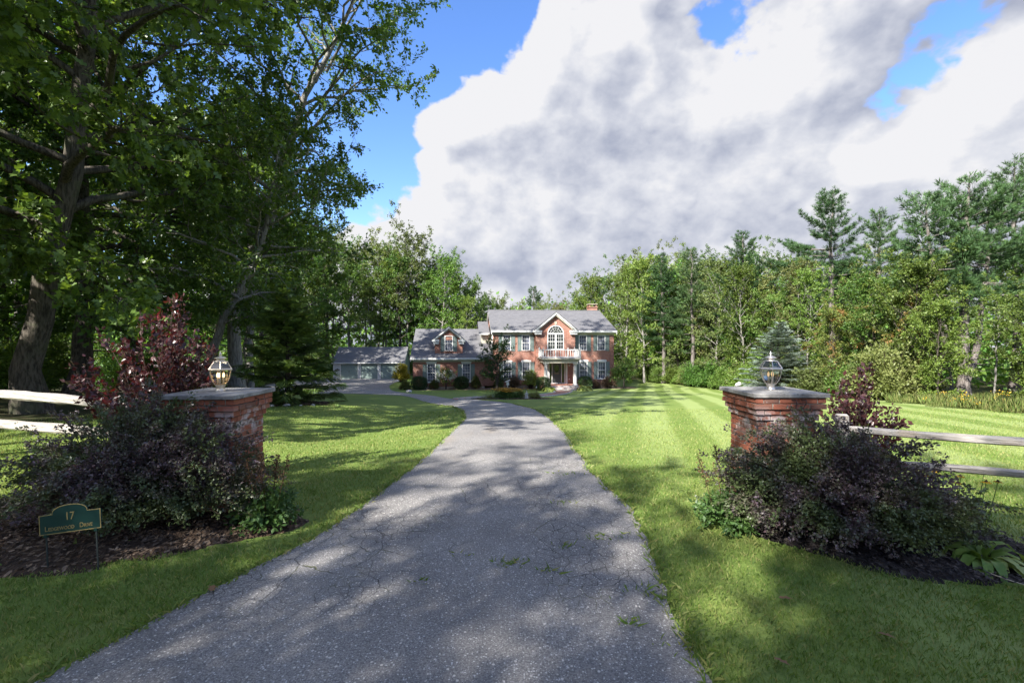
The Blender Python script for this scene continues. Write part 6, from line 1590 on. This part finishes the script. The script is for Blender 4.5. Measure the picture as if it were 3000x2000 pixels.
for k in range(16):
    y = 62-k*2.7; x = 22.6+R_.uniform(-0.8, 1.2)+(1.5 if y < 24 else 0)-max(0, y-47)*0.22
    items.append((x, y, R_.choice([birB, birB, birA]), zt_(y, R_.choice([R_.uniform(780, 850), R_.uniform(870, 950)])), R_.choice([L_LIGHT, L_MID, L_OAK, L_OLIVE, L_MID])))
wood_row(items, 'front row of the right hand wood', '{c} young tree, {o} from the house in the front row of the right wood')
items = []
for k in range(15):
    y = 64-k*3.0; items.append((26.4+R_.uniform(-1.5, 1.5)-max(0, y-47)*0.2, y, R_.choice([mapA, mapB, birA, mapC]), zt_(y, R_.uniform(800, 880)), R_.choice([L_MID, L_OAK, L_LIGHT, L_OLIVE])))
wood_row(items, 'second row of the right hand wood', '{c} tree, {o} from the house in the second row of the right wood')
items = []
for k in range(16):
    y = 68-k*3.4; items.append((33.0+R_.uniform(-2, 2)-max(0, y-47)*0.15, y, R_.choice([mapA, mapB, mapC]), zt_(y, R_.uniform(745, 835)), R_.choice([L_MID, L_OAK, L_OLIVE])))
wood_row(items, 'third row of the right hand wood', '{c} tree, {o} from the house in the third row of the right wood')
items = []
for k in range(14):
    y = 74-k*4.2; items.append((40.5+R_.uniform(-2, 2), y, R_.choice([mapA, mapB, pinB]), zt_(y, R_.uniform(715, 790)), None))
wood_row(items, 'back row of the right hand wood', '{c} tree, {o} from the house in the back row of the right wood')
items = []
for k in range(14):
    x = -10+k*3.0; y = 74+R_.uniform(-3, 4)-(5 if x > 9 else 0)
    px = 1500+x*1333/y; pt = np.interp(px, [1300, 1390, 1450, 1680, 1740, 1800, 1950], [800, 880, 905, 905, 870, 820, 800])+R_.uniform(-12, 15)
    items.append((x+R_.uniform(-1, 1), y, R_.choice([mapA, mapB, birA, mapC]), zt_(y, pt), R_.choice([L_MID, L_OLIVE, L_LIGHT])))
wood_row(items, 'front row of trees behind the house', '{c} tree behind the house, {o} from the garage in the first row')
items = []
for k in range(14):
    x = -12+k*3.6; y = 86+R_.uniform(-3, 4); px = 1500+x*1333/y; pt = np.interp(px, [1300, 1390, 1450, 1680, 1740, 1800, 1950], [790, 875, 892, 895, 860, 800, 770])+R_.uniform(-12, 15)
    items.append((x+R_.uniform(-1, 1), y, R_.choice([mapA, mapB, mapC]), zt_(y, pt), R_.choice([L_MID, L_OLIVE])))
wood_row(items, 'second row of trees behind the house', '{c} tree behind the house, {o} from the garage in the second row')
# behind the garage and the left wood
put('maple_tree', 'tallest pale stemmed tree above the gap between garage and house', mapC, (-18.5, 79.0), 0.3, size_to(mapC, -18.5, 79, zt_(79, 700)), 'tall trees behind the garage')
put('maple_tree', 'tall airy tree with open crown above the middle of the garage', mapC, (-23.5, 80.0), 2.2, size_to(mapC, -23.5, 80, zt_(80, 725)), 'tall trees behind the garage')
put('maple_tree', 'tall round topped tree left of the garage roof', mapC, (-31.5, 78.5), 4.0, size_to(mapC, -31.5, 78, zt_(78, 695)), 'tall trees behind the garage')
items = []
for k in range(10):
    x = -12-k*3.2; y = 77.5+R_.uniform(-1.5, 2); items.append((x+R_.uniform(-1, 1), y, R_.choice([mapA, mapB]), zt_(y, R_.uniform(760, 850)), R_.choice([L_MID, L_MID, L_LIGHT])))
wood_row(items, 'front row of trees behind the garage', '{c} tree behind the garage, {o} from the house in the first row')
items = []
for k in range(13):
    x = -8-k*3.4; y = 85+R_.uniform(-2, 3); px = 1500+x*1333/y; items.append((x+R_.uniform(-1.2, 1.2), y, R_.choice([mapA, mapB, mapC]), zt_(y, np.interp(px, [900, 1200, 1330, 1400], [720, 740, 790, 860])+R_.uniform(-10, 40)), R_.choice([L_MID, L_OLIVE])))
wood_row(items, 'second row of trees behind the garage', '{c} tree behind the garage, {o} from the house in the second row')
items = []
for (x, y, s) in [(-17.5, 31, .95), (-20.5, 35.5, 1.0), (-24.5, 41, 1.0), (-29.5, 46.5, .98), (-32.5, 53, 1.0), (-33, 60, .95), (-33.5, 67, .95), (-36, 73, .95)]:
    items.append((x+R_.uniform(-.6, .6), y+R_.uniform(-.6, .6), R_.choice([mapA, mapB, mapA, oak2]), 18.5*s, L_OAK if R_.random() < 0.6 else L_MID))
wood_row(items, 'edge trees of the left hand wood', '{c} tree, {o} from the leaning oak along the edge of the left wood')
for row, pts in (('second', [(-21.5, 25), (-25, 31), (-29, 37), (-35, 44), (-38, 52), (-40, 61)]), ('third', [(-23, 18), (-28, 24), (-33, 30), (-40, 37), (-44, 46)]), ('fourth', [(-27, 13), (-32, 19), (-38, 26), (-46, 33)]), ('fifth', [(-24, 9.5), (-31, 10), (-38, 17)])):
    items = [(x+R_.uniform(-.6, .6), y+R_.uniform(-.6, .6), R_.choice([mapA, mapB, oak2]), R_.uniform(17, 20), L_OAK if R_.random() < 0.6 else L_MID) for x, y in pts]
    wood_row(items, row+' row of the left hand wood', '{c} tree, {o} from the viewer, '+row+' row of the left wood')
# shade trees beside and behind the viewer
for k, (x, y, m_, rz, s) in enumerate([(-20.5, -22.5, oak2, 2.0, 1.0), (-16.8, -22.6, oak2, 4.2, 1.0), (-12.6, -22.8, oak2, 0.4, 1.0), (-8, -24.2, oak2, 5.0, 1.0), (-4, -26, oak2, 2.2, 1.0), (-13.2, 3.0, mapC, 3.0, 0.98), (-10.8, 4.4, mapC, 1.2, 0.95), (-11.3, -6.0, oak2, 1.1, 0.5), (-8.3, -6.0, oak2, 3.3, 0.5), (-5.0, -8.9, oak2, 2.7, 0.5), (-5.2, -10.6, oak2, 1.9, 0.6), (-2.0, -11.2, oak2, 3.6, 0.6), (-10.2, -9.0, oak2, 4.4, 0.5), (-7.0, -8.6, oak2, 5.1, 0.5), (-3.4, -9.2, oak2, 0.1, 0.5), (-27, 4, oak2, 0.7, 0.8)]):
    put('oak_tree' if m_ is oak2 else 'maple_tree', 'shade tree out of the picture, '+['nearest', 'second', 'third', 'fourth', 'fifth', 'sixth', 'seventh', 'eighth', 'ninth', 'tenth', 'eleventh', 'twelfth', 'thirteenth', 'fourteenth', 'fifteenth', 'sixteenth', 'seventeenth', 'eighteenth'][k]+' of the trees shading the entrance', m_, (x, y), rz, s, 'shade trees round the entrance', leaf=L_OAK)
# far wood that closes every view between the trunks
def far_wood():
    r = np.random.default_rng(401); g = Geo(); Ps = []
    for x0, x1, y0, y1, h, n in ((-95, 95, 100, 125, 17, 15000), (-75, -50, -5, 105, 16, 13000), (47, 70, 0, 105, 13, 11000)):
        x = r.uniform(x0, x1, n); y = r.uniform(y0, y1, n); top = h*(0.72+0.28*np.sin(x*0.7+np.sin(y*0.9))*np.cos(y*0.6)); z = gz(x, y)+top*r.uniform(0, 1, n)**0.8
        Ps.append(np.stack([x, y, z], 1))
    P = np.concatenate(Ps); n = len(P); place_leaves(g, P, r.normal(size=(n, 3)), r.uniform(0.7, 1.5, n), T_SIMPLE, F_SIMPLE, r, .6, .2, 0)
    return g.mesh('far_wood', [L_MID])
tag(obj('distant_wood', far_wood()), 'distant mass of woodland closing the gaps between the trees', 'wood', kind='stuff')
# undergrowth at the wood edges
def thickets(spots, group, label, mats):
    for k, (x, y, s) in enumerate(spots):
        m_ = R_.choice(mats)
        t = thing('undergrowth_bush', label.format(o=ORD[k], c=LN[m_.name]), 'bush', (x, y, gzf(x, y)), R_.uniform(0, 6), group); t.scale = (s, s, s*R_.uniform(0.7, 1.1))
        obj('stems', und[0], t); c = obj('foliage', und[1], t); c.material_slots[0].link = 'OBJECT'; c.material_slots[0].material = m_
thickets([(21.2+R_.uniform(-.5, .8)-max(0, y-46)*.22, y, R_.uniform(.75, 1.15)) for y in np.arange(60, 24.5, -1.7)], 'bushes along the right wood edge', '{c} bush, {o} from the house along the foot of the right wood', [L_MID, L_OLIVE, L_LIGHT])
thickets([(x, 69+R_.uniform(-1, 1), R_.uniform(.8, 1.2)) for x in np.arange(-10, 22, 3.0)], 'bushes behind the house', '{c} bush behind the house, {o} from the garage', [L_MID, L_OLIVE])
thickets([(x, 75+R_.uniform(-.6, .6), R_.uniform(.8, 1.2)) for x in np.arange(-12, -42, -2.8)], 'bushes behind the garage', '{c} bush behind the garage, {o} from the house', [L_MID, L_OAK])
thickets([(-max(15, .44*y+6.5)+R_.uniform(-1, 1), y, R_.uniform(.6, 1.0)) for y in np.arange(22, 70, 3.0)], 'bushes along the left wood edge', '{c} bush, {o} from the viewer along the left wood edge', [L_OAK, L_MID])
thickets([(-22+R_.uniform(-3, 3), y, R_.uniform(.7, 1.1)) for y in np.arange(16, 34, 2.6)], 'bushes within the left wood', '{c} bush, {o} from the viewer behind the big left oaks', [L_OAK, L_MID])
thickets([(-30+R_.uniform(-3, 3), y, R_.uniform(.9, 1.3)) for y in np.arange(16, 46, 3)], 'bushes deep in the left wood', '{c} bush, {o} from the viewer deep inside the left wood', [L_OAK, L_MID])
# meadow strip of tall grass and goldenrod at the right
def meadow():
    r = np.random.default_rng(301); g = Geo(); n = 30000
    x = r.uniform(18.2, 27, n); y = r.uniform(13.5, 24.8, n); k = x > 18.6+0.25*np.abs(y-19)+0.5*np.sin(y*2.1); x, y = x[k], y[k]; n = len(x)
    P = np.stack([x, y, gz(x, y)], 1); h = r.uniform(0.15, 0.58, n)*(0.75+0.35*np.sin(x*2.3+np.sin(y*3)))
    V, Fs = scatter(P, np.stack([r.normal(size=n)*.25, r.normal(size=n)*.25, np.ones(n)], 1), r.normal(size=(n, 3)), h, T_NARROW*np.array([0.08, 1, 1]), F_NARROW)
    g.add(V, Fs[0], 0)
    m = 420; i = r.integers(0, n, m); i = i[(np.sin(x[i]*1.7)+np.sin(y[i]*1.3)) > 0.3]; P2 = []
    for j in i:
        for q in range(12): P2.append(P[j]+np.array([r.normal()*.07, r.normal()*.07, h[j]+r.uniform(-.05, .12)]))
    P2 = np.array(P2); Q = len(P2); place_leaves(g, P2, r.normal(size=(Q, 3)), np.full(Q, .07), T_SIMPLE, F_SIMPLE, r, .2, 0, 1)
    return g.mesh('meadow', [leafmat('meadow_grass', [(0.12,0.19,0.045),(0.18,0.23,0.06),(0.25,0.24,0.09),(0.10,0.17,0.035)], .25, .6, 0, 0), leafmat('goldenrod', [(0.50,0.33,0.03),(0.60,0.42,0.05)], .2, .6, 0, 0)])
tag(obj('meadow_grass', meadow()), 'strip of tall grass with yellow goldenrod at the right wood edge', 'tall grass', kind='stuff')
